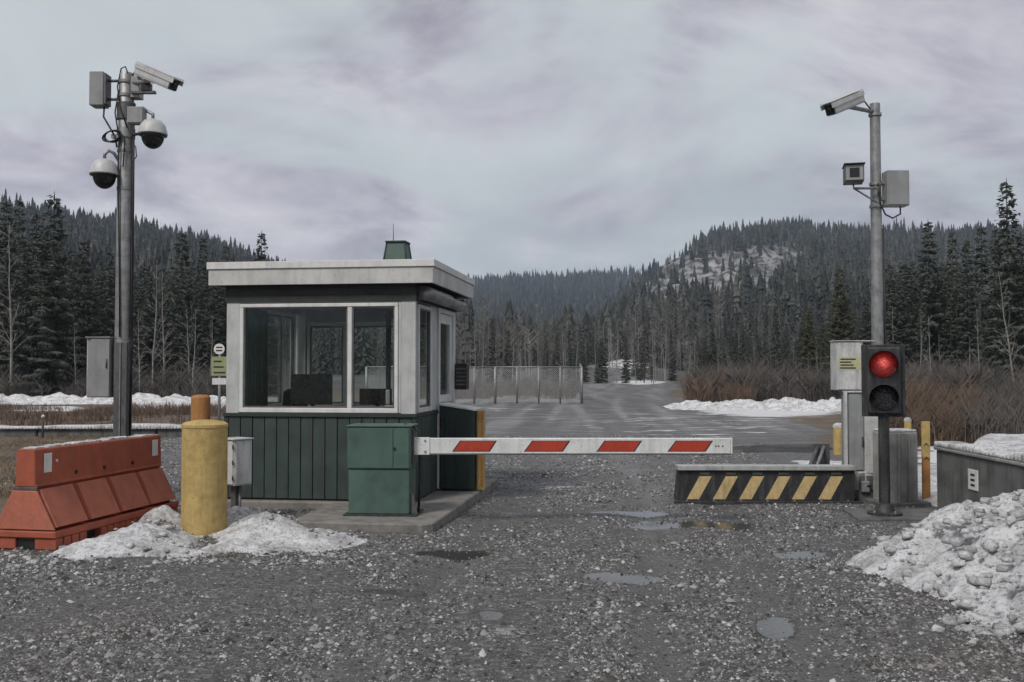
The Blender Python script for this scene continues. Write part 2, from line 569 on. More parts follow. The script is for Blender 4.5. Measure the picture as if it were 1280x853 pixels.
def tube(name, pts, rad, mat, parent=None, n=8, smooth=True, **kw):
    bm = bmesh.new()
    add_tube(bm, pts, rad, n)
    return mesh_obj(name, bm, mat, parent, smooth, **kw)


def lathe(name, prof, mat, parent=None, n=28, axis_at=(0, 0, 0), smooth=True, **kw):
    """prof: list of (radius, z)"""
    bm = bmesh.new()
    rings = []
    for r_, z_ in prof:
        if r_ < 1e-5:
            rings.append([bm.verts.new((axis_at[0], axis_at[1], axis_at[2] + z_))])
        else:
            rings.append([bm.verts.new((axis_at[0] + r_ * math.cos(2 * math.pi * j / n), axis_at[1] + r_ * math.sin(2 * math.pi * j / n), axis_at[2] + z_)) for j in range(n)])
    for a, b in zip(rings[:-1], rings[1:]):
        for j in range(n):
            j2 = (j + 1) % n
            if len(a) == 1 and len(b) == 1:
                continue
            if len(a) == 1:
                bm.faces.new((a[0], b[j2], b[j]))
            elif len(b) == 1:
                bm.faces.new((a[j], a[j2], b[0]))
            else:
                bm.faces.new((a[j], a[j2], b[j2], b[j]))
    bmesh.ops.recalc_face_normals(bm, faces=bm.faces)
    o = mesh_obj(name, bm, mat, parent, False, **kw)
    if smooth:
        me = o.data
        me.shade_smooth()
        me.set_sharp_from_angle(angle=R(35))
    return o


def prism(name, poly, y0, y1, mat, parent=None, plane='xz', bev=0.0, **kw):
    """extrude a polygon given in x,z from y0 to y1 (plane 'xz') or in x,y from z0 to z1 (plane 'xy')"""
    bm = bmesh.new()

    def P(a, b, t):
        return (a, t, b) if plane == 'xz' else (a, b, t)
    A = [bm.verts.new(P(a, b, y0)) for a, b in poly]
    B = [bm.verts.new(P(a, b, y1)) for a, b in poly]
    n = len(poly)
    bm.faces.new(A)
    bm.faces.new(B[::-1])
    for i in range(n):
        bm.faces.new((A[i], B[i], B[(i + 1) % n], A[(i + 1) % n]))
    bmesh.ops.recalc_face_normals(bm, faces=bm.faces)
    if bev:
        bmesh.ops.bevel(bm, geom=list(bm.edges), offset=bev, segments=1, affect='EDGES')
    return mesh_obj(name, bm, mat, parent, **kw)


def copy_tree(o, parent=None):
    c = o.copy()
    COL.objects.link(c)
    c.parent = parent
    for ch in list(o.children):
        copy_tree(ch, c)
    return c


# ------------------------------------------------------------------ terrain
def interp(u, pts):
    xs, ys = zip(*pts)
    return np.interp(u, xs, ys)


def sstep(t):
    t = np.clip(t, 0, 1)
    return t * t * (3 - 2 * t)


LEFT = [(-900, 250), (-300, 262), (0, 292), (110, 301), (200, 316), (300, 338), (400, 375), (500, 430), (560, 465)]
RIGHT = [(690, 465), (725, 440), (760, 402), (790, 366), (830, 336), (870, 313), (900, 303), (950, 297), (1000, 299), (1050, 304), (1100, 309), (1150, 315), (1280, 320), (1600, 322), (2200, 330)]
FAR = [(-900, 345), (300, 352), (590, 357), (660, 354), (720, 350), (800, 346), (900, 350), (1200, 352), (2200, 350)]


def vnoise(x, y, seed=0):
    """cheap smooth value noise, vectorised"""
    def hsh(i, j):
        return np.modf(np.abs(np.sin(i * 127.1 + j * 311.7 + seed * 74.7) * 43758.5453))[0]
    i, j = np.floor(x), np.floor(y)
    fx, fy = x - i, y - j
    fx, fy = fx * fx * (3 - 2 * fx), fy * fy * (3 - 2 * fy)
    return (hsh(i, j) * (1 - fx) + hsh(i + 1, j) * fx) * (1 - fy) + (hsh(i, j + 1) * (1 - fx) + hsh(i + 1, j + 1) * fx) * fy


def fbm(x, y, seed=0, octv=4):
    s, a, t = 0, 1.0, 0
    for o in range(octv):
        s = s + a * vnoise(x * 2 ** o, y * 2 ** o, seed + o)
        t += a
        a *= 0.5
    return s / t


def azu(x, y):
    """horizontal bearing expressed as picture column"""
    th = np.arctan2(x, y)
    return 640 + FPX * np.tan(np.clip(th, -R(58), R(58)))


def rock_mask(u, el):
    """outcrop on the right hill, in bearing and elevation"""
    v_ = 465 - el * FPX
    a = np.exp(-(((u - 885) / 98) ** 2 + ((v_ - 347) / 38) ** 2) * 1.1)
    b = np.exp(-(((u - 960) / 65) ** 2 + ((v_ - 328) / 20) ** 2) * 1.2)
    c_ = np.exp(-(((u - 815) / 40) ** 2 + ((v_ - 372) / 14) ** 2) * 1.2)
    return np.clip(np.maximum(np.maximum(a, b), c_), 0, 1)


def rut(x, y):
    """wheel tracks worn through the gate and up the road"""
    c = np.interp(y, [0, 6, 14, 24, 40, 70, 100, 150], [-0.2, 0.15, 0.95, 1.4, 2.6, 5.0, 11.0, 14.0]) + (fbm(y / 5, y * 0 + 2, 7, 2) - 0.5) * 0.5
    w = 0.20 + 0.12 * fbm(x * 0 + 1, y / 1.7, 19, 2)
    o = 0
    for off in (-0.85, 0.85, 1.75):
        o = np.maximum(o, np.exp(-((x - c - off) / w) ** 2))
    return o * (y > 0) * (y < 160) * np.clip(0.2 + 1.5 * fbm(x / 0.9, y / 1.6, 37, 3) - 0.25, 0.15, 1)


def height(x, y):
    x = np.asarray(x, float)
    y = np.asarray(y, float)
    r = np.hypot(x, y)
    u = azu(x, y)
    back = sstep((np.abs(np.arctan2(x, y)) - R(70)) / R(30))
    base = 5.2 * sstep((r - 70) / 260) + (fbm(x / 26, y / 26, 5, 3) - 0.5) * 1.4 * sstep((r - 55) / 80)
    base = base + (fbm(x / 7, y / 7, 3, 3) - 0.5) * 0.10 * sstep((r - 18) / 15) + (fbm(x / 2.2, y / 2.2, 8, 3) - 0.5) * 0.06 * sstep((r - 3) / 4) - 0.035 * rut(x, y)

    def hill(pts, r0, R1):
        te = (465 - interp(u, pts)) / FPX
        return te * R1 * np.clip((r - r0) / (R1 - r0), 0, 1) ** 1.35 * (1 - 0.4 * np.clip((r - R1) / R1, 0, 1))
    hl = hill(LEFT, 110, 700)
    hr = hill(RIGHT, 170, 900)
    hf = hill(FAR, 520, 1600)
    n = (fbm(x / 70, y / 70, 11, 4) - 0.5) * 14 * sstep((r - 220) / 500)
    hh = np.maximum(np.maximum(hl, hr), hf)
    rough = (fbm(x / 9, y / 9, 21, 4) - 0.5) * 20 * rock_mask(u, np.maximum(hr, 0) / np.maximum(r, 1)) * sstep((r - 350) / 150)
    hh = hh + n * sstep(hh / 25) + rough
    out = base + hh * (1 - back) + 40 * back * sstep((r - 200) / 800)
    # raised snow-covered ground behind the retaining wall on the right
    rz = sstep((x - np.maximum(5.05 + 0.02 * (y - 9), 0.425 * y + 0.1)) / np.maximum(0.12, 0.15 * (y - 11))) * sstep((y - 3.0) / 1.5) * sstep((24 - y) / 9.0) * sstep((16 - x) / 5)
    out = out + 0.60 * rz
    # berm where the road bends
    bx, by = D(775, 466, 150).x, 150
    out = out + 3.4 * fbm(x / 4.5, y / 4.5, 83, 3) * np.exp(-(((x - bx - 1) / 8) ** 2 + ((y - by - 6) / 8) ** 2))
    return out


az = np.concatenate([np.arange(-180, -48, 3.0), np.arange(-48, -33, 0.75), np.arange(-33, 33, 0.25), np.arange(33, 48, 0.75), np.arange(48, 180, 3.0)])
rad = [1.2]
while rad[-1] < 3200:
    rr_ = rad[-1]
    rad.append(rr_ + (0.18 if rr_ < 16 else 0.30 if rr_ < 30 else rr_ * 0.0175))
rad = np.array(rad)
AZ, RD = np.meshgrid(np.radians(az), rad)
X, Y = RD * np.sin(AZ), RD * np.cos(AZ)
Z = height(X, Y)
na, nr = len(az), len(rad)
ver = np.stack([X.ravel(), Y.ravel(), Z.ravel()], 1)
ver = np.vstack([ver, [[0, 0, 0]]])
ii, jj = np.meshgrid(np.arange(nr - 1), np.arange(na), indexing='ij')
j2 = (jj + 1) % na
faces = np.stack([ii * na + jj, ii * na + j2, (ii + 1) * na + j2, (ii + 1) * na + jj], -1).reshape(-1, 4)[:, ::-1]
cap = np.stack([np.full(na, nr * na), (np.arange(na) + 1) % na, np.arange(na), np.arange(na)], 1)
U_ = azu(ver[:, 0], ver[:, 1])
RR_ = np.hypot(ver[:, 0], ver[:, 1])
el = (ver[:, 2] - CAM_H) / np.maximum(RR_, 1)
jit = (fbm(ver[:, 0] / 4, ver[:, 1] / 4, 40, 3) - 0.5)
# left edge of the yard: verge beyond the barrier; the road corridor bends right and up the valley
yy, xx = ver[:, 1], ver[:, 0]
road_l = np.interp(yy, [0, 9, 13, 14, 24, 40, 60, 90, 120, 150, 175], [-5.6, -5.4, -5.3, -7.5, -9, -7, -4, 5, 9.5, 12, 9]) + jit * 1.5
road_r = np.interp(yy, [0, 9, 13, 20, 30, 45, 70, 90, 110, 150, 175], [9, 8, 7.5, 7.0, 9.5, 11, 11, 15, 18, 17, 13]) + jit * 1.5
inside = np.clip(np.minimum(xx - road_l, road_r - xx) / 0.6, 0, 1) * (yy < 190) * (yy > -40)
verge = np.clip(1 - inside, 0, 1)
wood = sstep((RR_ - 72) / 30) * verge
rock = rock_mask(U_, np.where(RR_ > 300, el, 0)) * (RR_ > 380) * (RR_ < 1000)
packed = sstep((yy - 22) / 10) * np.clip(inside, 0, 1) * sstep((jit + 0.75))
wetness = np.clip(inside, 0, 1) * sstep((yy - 8) / 10)
vp = 465 - el * FPX


def blob(u, v_, du, dv):
    return np.exp(-((((U_ - u) / du) ** 2 + ((vp - v_) / dv) ** 2) ** 2))


snowy = np.zeros(len(ver))
for b in [(960, 512, 105, 9), (230, 505, 75, 6), (60, 507, 60, 4), (800, 478, 40, 3), (1230, 560, 110, 26)]:
    snowy = np.maximum(snowy, blob(*b))
for b in [(850, 528, 230, 26), (720, 608, 110, 8), (940, 575, 110, 8), (640, 512, 80, 5), (640, 782, 60, 16), (640, 690, 60, 6), (780, 550, 140, 6), (560, 640, 60, 10)]:
    snowy = np.maximum(snowy, blob(*b) * 0.52)
snowy = np.maximum(snowy, sstep((xx - np.maximum(5.1, 0.425 * yy + 0.1)) / 0.3) * sstep((yy - 3) / 2) * sstep((22 - yy) / 3) * sstep((15 - xx) / 3) * 1.4)
berm = np.exp(-(((xx - D(775, 466, 150).x) / 9) ** 2 + ((yy - 155) / 9) ** 2))
snowy = np.maximum(snowy, berm * 0.72)
snowy *= (RR_ < 190)
POOLS = [(752, 719, 50, 7), (962, 776, 26, 12), (612, 764, 36, 9), (650, 711, 42, 4), (1000, 690, 34, 4), (690, 745, 34, 4), (870, 655, 60, 3), (560, 690, 60, 3), (960, 560, 90, 5), (780, 640, 70, 3), (470, 735, 50, 4)]


def pool_at(x, y):
    u_, v_ = 640 + FPX * x / np.maximum(y, 0.5), 465 + CAM_H * FPX / np.maximum(y, 0.5)
    p = np.zeros(len(x))
    for (a, b_, c_, d_) in POOLS:
        q = (((u_ - a) / c_) ** 2 + ((v_ - b_) / d_) ** 2) * (0.25 + 1.6 * fbm(x / 0.55 + a, y / 0.55, 23, 3))
        p = np.maximum(p, np.exp(-q * 0.6))
    return np.where((y > 3) & (y < 40), p * 0.62, 0)


packed = np.maximum(packed, rut(xx, yy) * np.clip(inside, 0, 1) * 0.9)
pool = pool_at(xx, yy) + 0.30 * rut(xx, yy) * (yy < 30) + 0.20 * np.clip(inside, 0, 1) * sstep((yy - 6) / 4) * (fbm(xx / 1.6, yy / 0.9, 91, 3) > 0.5)
ctr_ = np.interp(yy, [0, 20, 40, 70, 100, 150], [1.0, 1.2, 2.6, 5.0, 11.0, 14.0])
track = fbm((xx - ctr_) / 0.45, yy / 16, 93, 3) * 0.6 + fbm((xx - ctr_ + 0.02 * (yy - 30) ** 2 / 9) / 0.5, yy / 14, 97, 3) * 0.4
faces = np.vstack([faces, ])
gr = np_obj('ground', ver, faces, 'ground', attrs=dict(verge=verge, wood=wood, rock=rock, packed=packed, wetness=wetness, snowy=snowy, pool=pool, track=track), smooth=True, kind='structure')


def ground_z(x, y):
    return float(height(np.array([x]), np.array([y]))[0])


# ------------------------------------------------------------------ gravel stones (near yard)
def scatter_stones():
    N = 178000
    yv = 4.2 + (26 - 4.2) * rng.random(N * 2) ** 1.75
    xv = (rng.random(N * 2) - 0.5) * 2 * (yv * 0.56 + 0.5)
    dens = fbm(xv / 0.8, yv / 0.8, 71, 3)
    keep = rng.random(N * 2) < np.clip((dens - 0.30) * 3.2, 0.16, 1)
    inside_l = np.interp(yv, [0, 9, 13, 14, 24, 40], [-5.6, -5.4, -5.3, -7.5, -9, -7])
    keep &= (xv > inside_l - 0.3) & (xv < 4.9)
    keep &= rng.random(N * 2) > rut(xv, yv) * 0.85
    keep &= rng.random(N * 2) > (pool_at(xv, yv) / 0.62 > 0.45) * 0.93
    xv, yv = xv[keep][:N], yv[keep][:N]
    n = len(xv)
    s = np.exp(rng.normal(math.log(0.0072), 0.50, n)) * (1 + 0.035 * np.maximum(yv - 6, 0))
    s = np.clip(s, 0.004, 0.04)
    o6 = np.array([[1, 0, 0], [-1, 0, 0], [0, 1, 0], [0, -1, 0], [0, 0, 1], [0, 0, -1]], float)
    o5 = o6[:5] + np.array([[0, 0, -0.35]] * 4 + [[0, 0, -0.1]])
    V = np.repeat(o5[None], n, 0) * (0.65 + 0.7 * rng.random((n, 5, 1)))
    V += rng.normal(0, 0.16, V.shape)
    V[:, :, 2] *= 0.62
    a = rng.random(n) * 6.283
    ca, sa = np.cos(a)[:, None], np.sin(a)[:, None]
    x2 = V[:, :, 0] * ca - V[:, :, 1] * sa
    y2 = V[:, :, 0] * sa + V[:, :, 1] * ca
    z2 = V[:, :, 2]
    gz = height(xv, yv)
    P_ = np.stack([x2 * s[:, None] + xv[:, None], y2 * s[:, None] + yv[:, None], z2 * s[:, None] + gz[:, None] + s[:, None] * 0.25], -1)
    f = np.array([[0, 2, 4], [2, 1, 4], [1, 3, 4], [3, 0, 4]])
    F = (f[None] + (np.arange(n) * 5)[:, None, None]).reshape(-1, 3)
    np_obj('gravel', P_.reshape(-1, 3), F, 'stones', kind='stuff', label='loose dark gravel covering the yard')


scatter_stones()


# ------------------------------------------------------------------ snow banks (heightfield heaps)
def snow_heap(name, x0, x1, y0, y1, step, fn, label, lump=0.09, seed=0.0):
    nx, ny = int((x1 - x0) / step) + 1, int((y1 - y0) / step) + 1
    gx = np.linspace(x0, x1, nx)
    gy = np.linspace(y0, y1, ny)
    XX, YY = np.meshgrid(gx, gy)
    H = fn(XX, YY)
    l1 = (fbm(XX / 0.55, YY / 0.55, 50 + seed, 4) - 0.5) * 2
    l2 = np.abs(fbm(XX / 0.22, YY / 0.22, 60 + seed, 3) - 0.5) * 2
    l3 = (fbm(XX / 0.07, YY / 0.07, 66 + seed, 2) - 0.5) * 2
    amt = np.clip(H + 0.12, 0.02, 0.35) / 0.35
    H = H + (l1 * lump * 1.5 - l2 * lump * 0.9 + l3 * 0.020) * amt
    gz = height(XX, YY)
    Zt = gz + H
    vid = -np.ones((ny, nx), int)
    quads = []
    ok = H > -0.03
    cell = ok[:-1, :-1] | ok[1:, :-1] | ok[:-1, 1:] | ok[1:, 1:]
    Zt = np.where(ok, Zt, gz - 0.06)
    vid = np.arange(nx * ny).reshape(ny, nx)
    q = np.stack([vid[:-1, :-1], vid[:-1, 1:], vid[1:, 1:], vid[1:, :-1]], -1)[cell]
    used = np.unique(q)
    remap = -np.ones(nx * ny, int)
    remap[used] = np.arange(len(used))
    VV = np.stack([XX.ravel(), YY.ravel(), Zt.ravel()], 1)[used]
    np_obj(name, VV, remap[q], 'snow', smooth=True, kind='stuff', label=label)


def pile_right(x, y):
    toe = 2.95 + 0.10 * (y - 7.5) ** 2 * (y < 7.5) + 1.25 * np.maximum(y - 8.75, 0) ** 1.15 + (fbm(y / 0.6, y * 0, 4, 3) - 0.5) * 0.5
    d = x - toe
    front = np.clip((y - 5.9 + 0.15 * (x - 3)) / 1.3, -0.3, 1)
    backf = np.clip((11.2 - y) / 1.6, -0.3, 1)
    h = 0.86 * (1 - np.exp(-np.maximum(d, 0) / 1.25)) - 0.10 * np.maximum(d - 2.2, 0)
    h = h * (1 - 0.035 * np.clip(y - 7.5, 0, 3))
    return np.where(d < 0, 0.5 * d, h * np.minimum(sstep(front) if True else 0, sstep(backf)) - 0.05 * (front < 0.05))


snow_heap('snow_bank', 2.5, 8.5, 5.2, 11.2, 0.034, pile_right, 'big heap of dirty ploughed snow at the right edge', 0.15, 1)


def gauss_heap(parts):
    def f(x, y):
        h = -0.06 + 0 * x
        for (cx, cy, rx, ry, hh) in parts:
            h = np.maximum(h, hh * (1.25 * np.exp(-1.35 * (((x - cx) / rx) ** 2 + ((y - cy) / ry) ** 2)) - 0.27))
        return h
    return f


def hp(px, py, rx, ry, hh):
    c = G(px, py, 0)
    return (c.x, c.y, rx, ry, hh)


HEAP_A = gauss_heap([hp(178, 676, 0.50, 0.6, 0.19), hp(135, 690, 0.55, 0.3, 0.12), hp(203, 664, 0.34, 0.6, 0.22), hp(205, 692, 0.40, 0.22, 0.09)])
snow_heap('snow_bank', -4.9, -2.6, 8.3, 11.3, 0.028, HEAP_A, 'low dirty snow heap between the orange barrier and the yellow bollard', 0.10, 2)
HEAP_B = gauss_heap([hp(335, 666, 0.50, 0.6, 0.22), hp(385, 680, 0.50, 0.35, 0.14), hp(297, 656, 0.25, 0.5, 0.20), hp(300, 686, 0.3, 0.2, 0.07)])
snow_heap('snow_bank', -3.4, -1.3, 8.6, 11.4, 0.028, HEAP_B, 'low dirty snow heap between the yellow bollard and the green cabinet', 0.10, 3)


def ridge_heap(p0, p1, w, hh):
    (ax, ay), (bx, by) = p0, p1

    def f(x, y):
        t = np.clip(((x - ax) * (bx - ax) + (y - ay) * (by - ay)) / ((bx - ax) ** 2 + (by - ay) ** 2), 0, 1)
        d = np.hypot(x - ax - t * (bx - ax), y - ay - t * (by - ay))
        e = 0.6 + 0.9 * (fbm(x / 2.5, y / 2.5, 33, 3) - 0.25)
        return hh * e * (1 - d / w) - 0.04
    return f


snow_heap('snow_bank', 7, 18, 38, 49, 0.12, ridge_heap((9, 45.5), (17, 43), 2.6, 0.50), 'long ploughed snow ridge at the roadside before the bare brush', 0.22, 4)
snow_heap('snow_bank', -30, -13, 47, 57, 0.16, ridge_heap((-29, 52), (-14.5, 52), 1.7, 0.55), 'thin snow strip along the foot of the left forest', 0.18, 5)
snow_heap('snow_bank', 5.15, 11.5, 8, 19, 0.07, lambda x, y: 0.13 * fbm(x / 1.5, y / 1.5, 12, 3) * np.clip((x - 5.13) / 0.15, 0, 1) * np.clip((19 - y) / 2, 0, 1) - 0.01, 'smooth snow field on the ground above the retaining wall', 0.05, 6)


def snow_chunks():
    """broken crust: angular lumps lying on and around the heaps"""
    o8 = np.array([[sx, sy, sz] for sx in (-1, 1) for sy in (-1, 1) for sz in (-1, 1)], float)
    f = np.array([[0, 1, 3], [0, 3, 2], [4, 6, 7], [4, 7, 5], [0, 4, 5], [0, 5, 1], [2, 3, 7], [2, 7, 6], [0, 2, 6], [0, 6, 4], [1, 5, 7], [1, 7, 3]])
    V, F = [], []
    c = 0
    areas = [(2.6, 5.2, 5.8, 10.4, 1000, pile_right, 0.042), (-4.9, -2.9, 8.4, 10.9, 260, HEAP_A, 0.03), (-3.3, -1.4, 8.7, 11.2, 260, HEAP_B, 0.03)]
    for (x0, x1, y0, y1, n, fn, smax) in areas:
        for _ in range(n):
            x, y = random.uniform(x0, x1), random.uniform(y0, y1)
            d = float(fn(np.array([x]), np.array([y]))[0])
            if d < -0.12 or (d < -0.03 and random.random() < 0.75):
                continue
            sz = 0.010 + smax * random.random() ** 2.6
            a = Matrix.Rotation(random.random() * 6.3, 3, 'Z') @ Matrix.Rotation(random.uniform(-0.6, 0.6), 3, 'X')
            v = (o8 * (0.7 + 0.5 * rng.random((8, 3)))) * sz * np.array([1.0, 0.8, 0.5])
            v = v @ np.array(a).T
            V.append(v + np.array([x, y, max(d, 0) + ground_z(x, y) + sz * 0.1]))
            F.append(f + c * 8)
            c += 1
    np_obj('snow_crumbs', np.vstack(V), np.vstack(F), 'snow', kind='stuff', label='broken crumbs of old snow lying on and around the heaps')


snow_chunks()

# ------------------------------------------------------------------ booth
BR = R(-8.0)
C = G(518, 628, 0.10)
BW, BD = 2.352, 2.42
ZS, ZH, ZT = 1.055, 2.39, 2.62      # heights above the slab: sill, window head, wall top
booth = thing('guard_booth', 'green boarded guard booth with big windows and a flat pale roof', 'guard booth', C, BR)


def bx(name, lo, hi, mat, parent=booth, bev=0.004, **kw):
    return box(name, lo, hi, mat, parent, bev, **kw)


# vertical boards below the windows, one by one (shared mesh)
def boards(n, length, z0, z1, at, horiz_axis, out):
    w = length / n
    bm = bmesh.new()
    add_box(bm, (0, 0, (z0 + z1) / 2), (w - 0.010, 0.022, z1 - z0), 0.003)
    me = bpy.data.meshes.new('plank')
    bm.to_mesh(me)
    bm.free()
    me.materials.append(M['green_board'])
    for i in range(n):
        o = bpy.data.objects.new('plank', me)
        off = random.uniform(-0.003, 0.003)
        p = Vector(at) + Vector(horiz_axis) * (w * (i + 0.5)) + Vector(out) * (0.011 + off)
        o.location = p
        o.rotation_euler = (0, 0, math.atan2(horiz_axis[1], horiz_axis[0]))
        link(o, booth)


ZB = 0.02
bx('lower_wall', (-BW + 0.012, 0.0, ZB), (-0.012, 0.07, ZS - 0.045), 'dark_board')
boards(15, BW - 0.06, ZB, ZS - 0.05, (-BW + 0.03, -0.002, 0), (1, 0, 0), (0, -1, 0))
bx('lower_wall', (-0.07, 0.071, ZB), (-0.002, 1.18, ZS - 0.045), 'dark_board')
boards(8, 1.16, ZB, ZS - 0.05, (0.0, 0.02, 0), (0, 1, 0), (1, 0, 0))
bx('lower_wall', (-BW + 0.002, 0.071, ZB), (-BW + 0.07, BD - 0.071, ZS - 0.045), 'dark_board')
boards(15, BD - 0.06, ZB, ZS - 0.05, (-BW, BD - 0.03, 0), (0, -1, 0), (-1, 0, 0))
bx('lower_wall', (-BW + 0.012, BD - 0.07, ZB), (-0.012, BD, ZS - 0.045), 'dark_board')
boards(15, BW - 0.06, ZB, ZS - 0.05, (-0.03, BD + 0.002, 0), (-1, 0, 0), (0, 1, 0))
# corner boards, full height
for (x, y) in ((-BW, 0), (0, 0), (0, BD), (-BW, BD)):
    sx = 1 if x < -1 else -1
    sy = 1 if y < 1 else -1
    bx('corner_board', (x - 0.03 * sx, y - 0.03 * sy, ZB - 0.01), (x + 0.03 * sx, y + 0.03 * sy, ZS - 0.051), 'green_trim')
    wx = 0.165 if (x > -1 and y < 1) else 0.15
    bx('corner_post', (x - 0.012 * sx, y - 0.012 * sy, ZS - 0.02), (x + wx * sx, y + 0.075 * sy, ZT), 'corner_paint')
# sill belt under the windows
bx('sill_belt', (-BW - 0.035, -0.045, ZS - 0.05), (0.035, 0.075, ZS - 0.005), 'green_trim')
bx('sill_belt', (-0.075, 0.076, ZS - 0.05), (0.035, 1.185, ZS - 0.005), 'green_trim')
bx('sill_belt', (-BW - 0.035, 0.076, ZS - 0.05), (-BW + 0.075, BD - 0.076, ZS - 0.005), 'green_trim')
bx('sill_belt', (-BW - 0.035, BD - 0.075, ZS - 0.05), (0.035, BD + 0.04, ZS - 0.005), 'green_trim')
# dark band above the windows: horizontal siding boards
for i in range(3):
    z0 = ZH + 0.012 + i * 0.076
    bx('siding_board', (-BW - 0.022 + i * 0.001, -0.028, z0), (0.022 - i * 0.001, -0.013, z0 + 0.072), 'dark_board', bev=0.002)
    bx('siding_board', (0.013, -0.012, z0), (0.028, BD + 0.01, z0 + 0.072), 'dark_board', bev=0.002)
    bx('siding_board', (-BW - 0.028, -0.012, z0), (-BW - 0.013, BD + 0.01, z0 + 0.072), 'dark_board', bev=0.002)
bx('header', (-BW + 0.15, -0.010, ZH), (-0.166, 0.07, ZT), 'inner_wall')
bx('header', (-0.07, 0.076, ZH), (0.010, BD - 0.076, ZT), 'inner_wall')
bx('header', (-BW - 0.010, 0.076, ZH), (-BW + 0.07, BD - 0.076, ZT), 'inner_wall')
bx('header', (-BW + 0.151, BD - 0.07, ZH - 0.12), (-0.151, BD + 0.010, ZT), 'inner_wall')


def window(axis, a0, a1, z0, z1, plane, out, mull, fw=0.045, mat='white_paint'):
    """framed window in a wall: axis 'x' (front/rear) or 'y' (sides); plane = wall coordinate, out = +-1"""
    p0, p1 = plane + out * 0.030, plane - out * 0.045
    lo_p, hi_p = min(p0, p1), max(p0, p1)

    def b(aa, bb, za, zb, dp=0.0):
        if axis == 'x':
            return (aa, lo_p + dp, za), (bb, hi_p - dp, zb)
        return (lo_p + dp, aa, za), (hi_p - dp, bb, zb)
    w = bpy.data.objects.new('window', None)
    link(w, booth)
    bm = bmesh.new()

    def ab(lo, hi, bev=0.006):
        lo, hi = Vector(lo), Vector(hi)
        add_box(bm, (lo + hi) / 2, tuple(hi - lo), bev)
    ab(*b(a0, a1, z1 - fw, z1))
    ab(*b(a0, a1, z0, z0 + fw * 1.3))
    ab(*b(a0, a0 + fw, z0 + fw * 1.3, z1 - fw, 0.001))
    ab(*b(a1 - fw, a1, z0 + fw * 1.3, z1 - fw, 0.001))
    for m_ in mull:
        ab(*b(m_ - fw * 0.62, m_ + fw * 0.62, z0 + fw * 1.3, z1 - fw, 0.008))
    # inner sash bead
    fw2 = fw * 0.45
    edges = [a0 + fw] + sorted(mull) + [a1 - fw]
    mesh_obj('frame', bm, mat, w)
    for e0, e1 in zip(edges[:-1], edges[1:]):
        s0 = e0 + (fw * 0.62 if e0 in mull else 0)
        s1 = e1 - (fw * 0.62 if e1 in mull else 0)
        bm = bmesh.new()
        for (aa, bb, za, zb) in ((s0, s1, z1 - fw - fw2, z1 - fw), (s0, s1, z0 + fw * 1.3, z0 + fw * 1.3 + fw2), (s0, s0 + fw2, z0 + fw * 1.3 + fw2, z1 - fw - fw2), (s1 - fw2, s1, z0 + fw * 1.3 + fw2, z1 - fw - fw2)):
            lo, hi = b(aa, bb, za, zb, 0.018)
            lo, hi = Vector(lo), Vector(hi)
            add_box(bm, (lo + hi) / 2, tuple(hi - lo), 0.002)
        mesh_obj('sash', bm, 'galv_dark', w)
        lo, hi = b(s0 + fw2, s1 - fw2, z0 + fw * 1.3 + fw2, z1 - fw - fw2, 0.035)
        box('pane', lo, hi, 'glass', w, 0)
    return w


window('x', -BW + 0.165, -0.20, ZS, ZH - 0.01, 0.0, -1, [-0.80])
bx('panel', (-BW + 0.05, -0.011, ZS), (-BW + 0.164, 0.05, ZH), 'corner_paint')
bx('panel', (-0.199, -0.011, ZS), (-0.166, 0.05, ZH), 'corner_paint')
window('y', 0.10, 0.82, ZS, ZH - 0.02, 0.0, 1, [])
bx('panel', (-0.05, 0.821, ZS), (0.012, 1.17, ZH), 'corner_paint')
window('y', 0.18, BD - 0.18, ZS, ZH - 0.01, -BW, -1, [1.1, 1.75])
window('x', -BW + 0.16, -0.16, ZS - 0.02, ZH - 0.13, BD, 1, [-1.62, -0.85])
# door on the right-hand side
door = bpy.data.objects.new('door', None)
link(door, booth)
bx('jamb', (-0.06, 1.186, ZB), (0.045, 1.245, ZH + 0.005), 'white_paint', door)
bx('jamb', (-0.06, 2.150, ZB), (0.045, 2.215, ZH + 0.005), 'white_paint', door)
bx('jamb', (-0.06, 1.246, ZH - 0.055), (0.045, 2.149, ZH + 0.004), 'white_paint', door)
bx('leaf', (-0.03, 1.25, ZB), (0.014, 2.145, 1.14), 'grey_box', door)
bx('leaf', (-0.03, 1.25, 1.1405), (0.014, 1.36, ZH - 0.06), 'white_paint', door)
bx('leaf', (-0.03, 2.035, 1.1405), (0.014, 2.145, ZH - 0.06), 'white_paint', door)
bx('leaf', (-0.03, 1.361, ZH - 0.19), (0.014, 2.034, ZH - 0.06), 'white_paint', door)
bx('leaf', (-0.03, 1.361, 1.1405), (0.014, 2.034, 1.24), 'white_paint', door)
bx('pane', (-0.012, 1.361, 1.241), (-0.004, 2.034, ZH - 0.191), 'glass', door, 0)
tube('handle', [(0.014, 2.08, 1.0), (0.07, 2.08, 1.0), (0.07, 1.97, 1.0)], 0.011, 'galv', door)
bx('panel', (-0.05, 2.216, ZB), (0.012, BD - 0.05, ZH), 'corner_paint')
# floor, ceiling
bx('floor', (-BW + 0.02, 0.02, 0.0), (-0.02, BD - 0.02, 0.019), 'inner_floor')
bx('ceiling', (-BW + 0.071, 0.072, ZT - 0.05), (-0.071, BD - 0.072, ZT - 0.003), 'inner_wall')
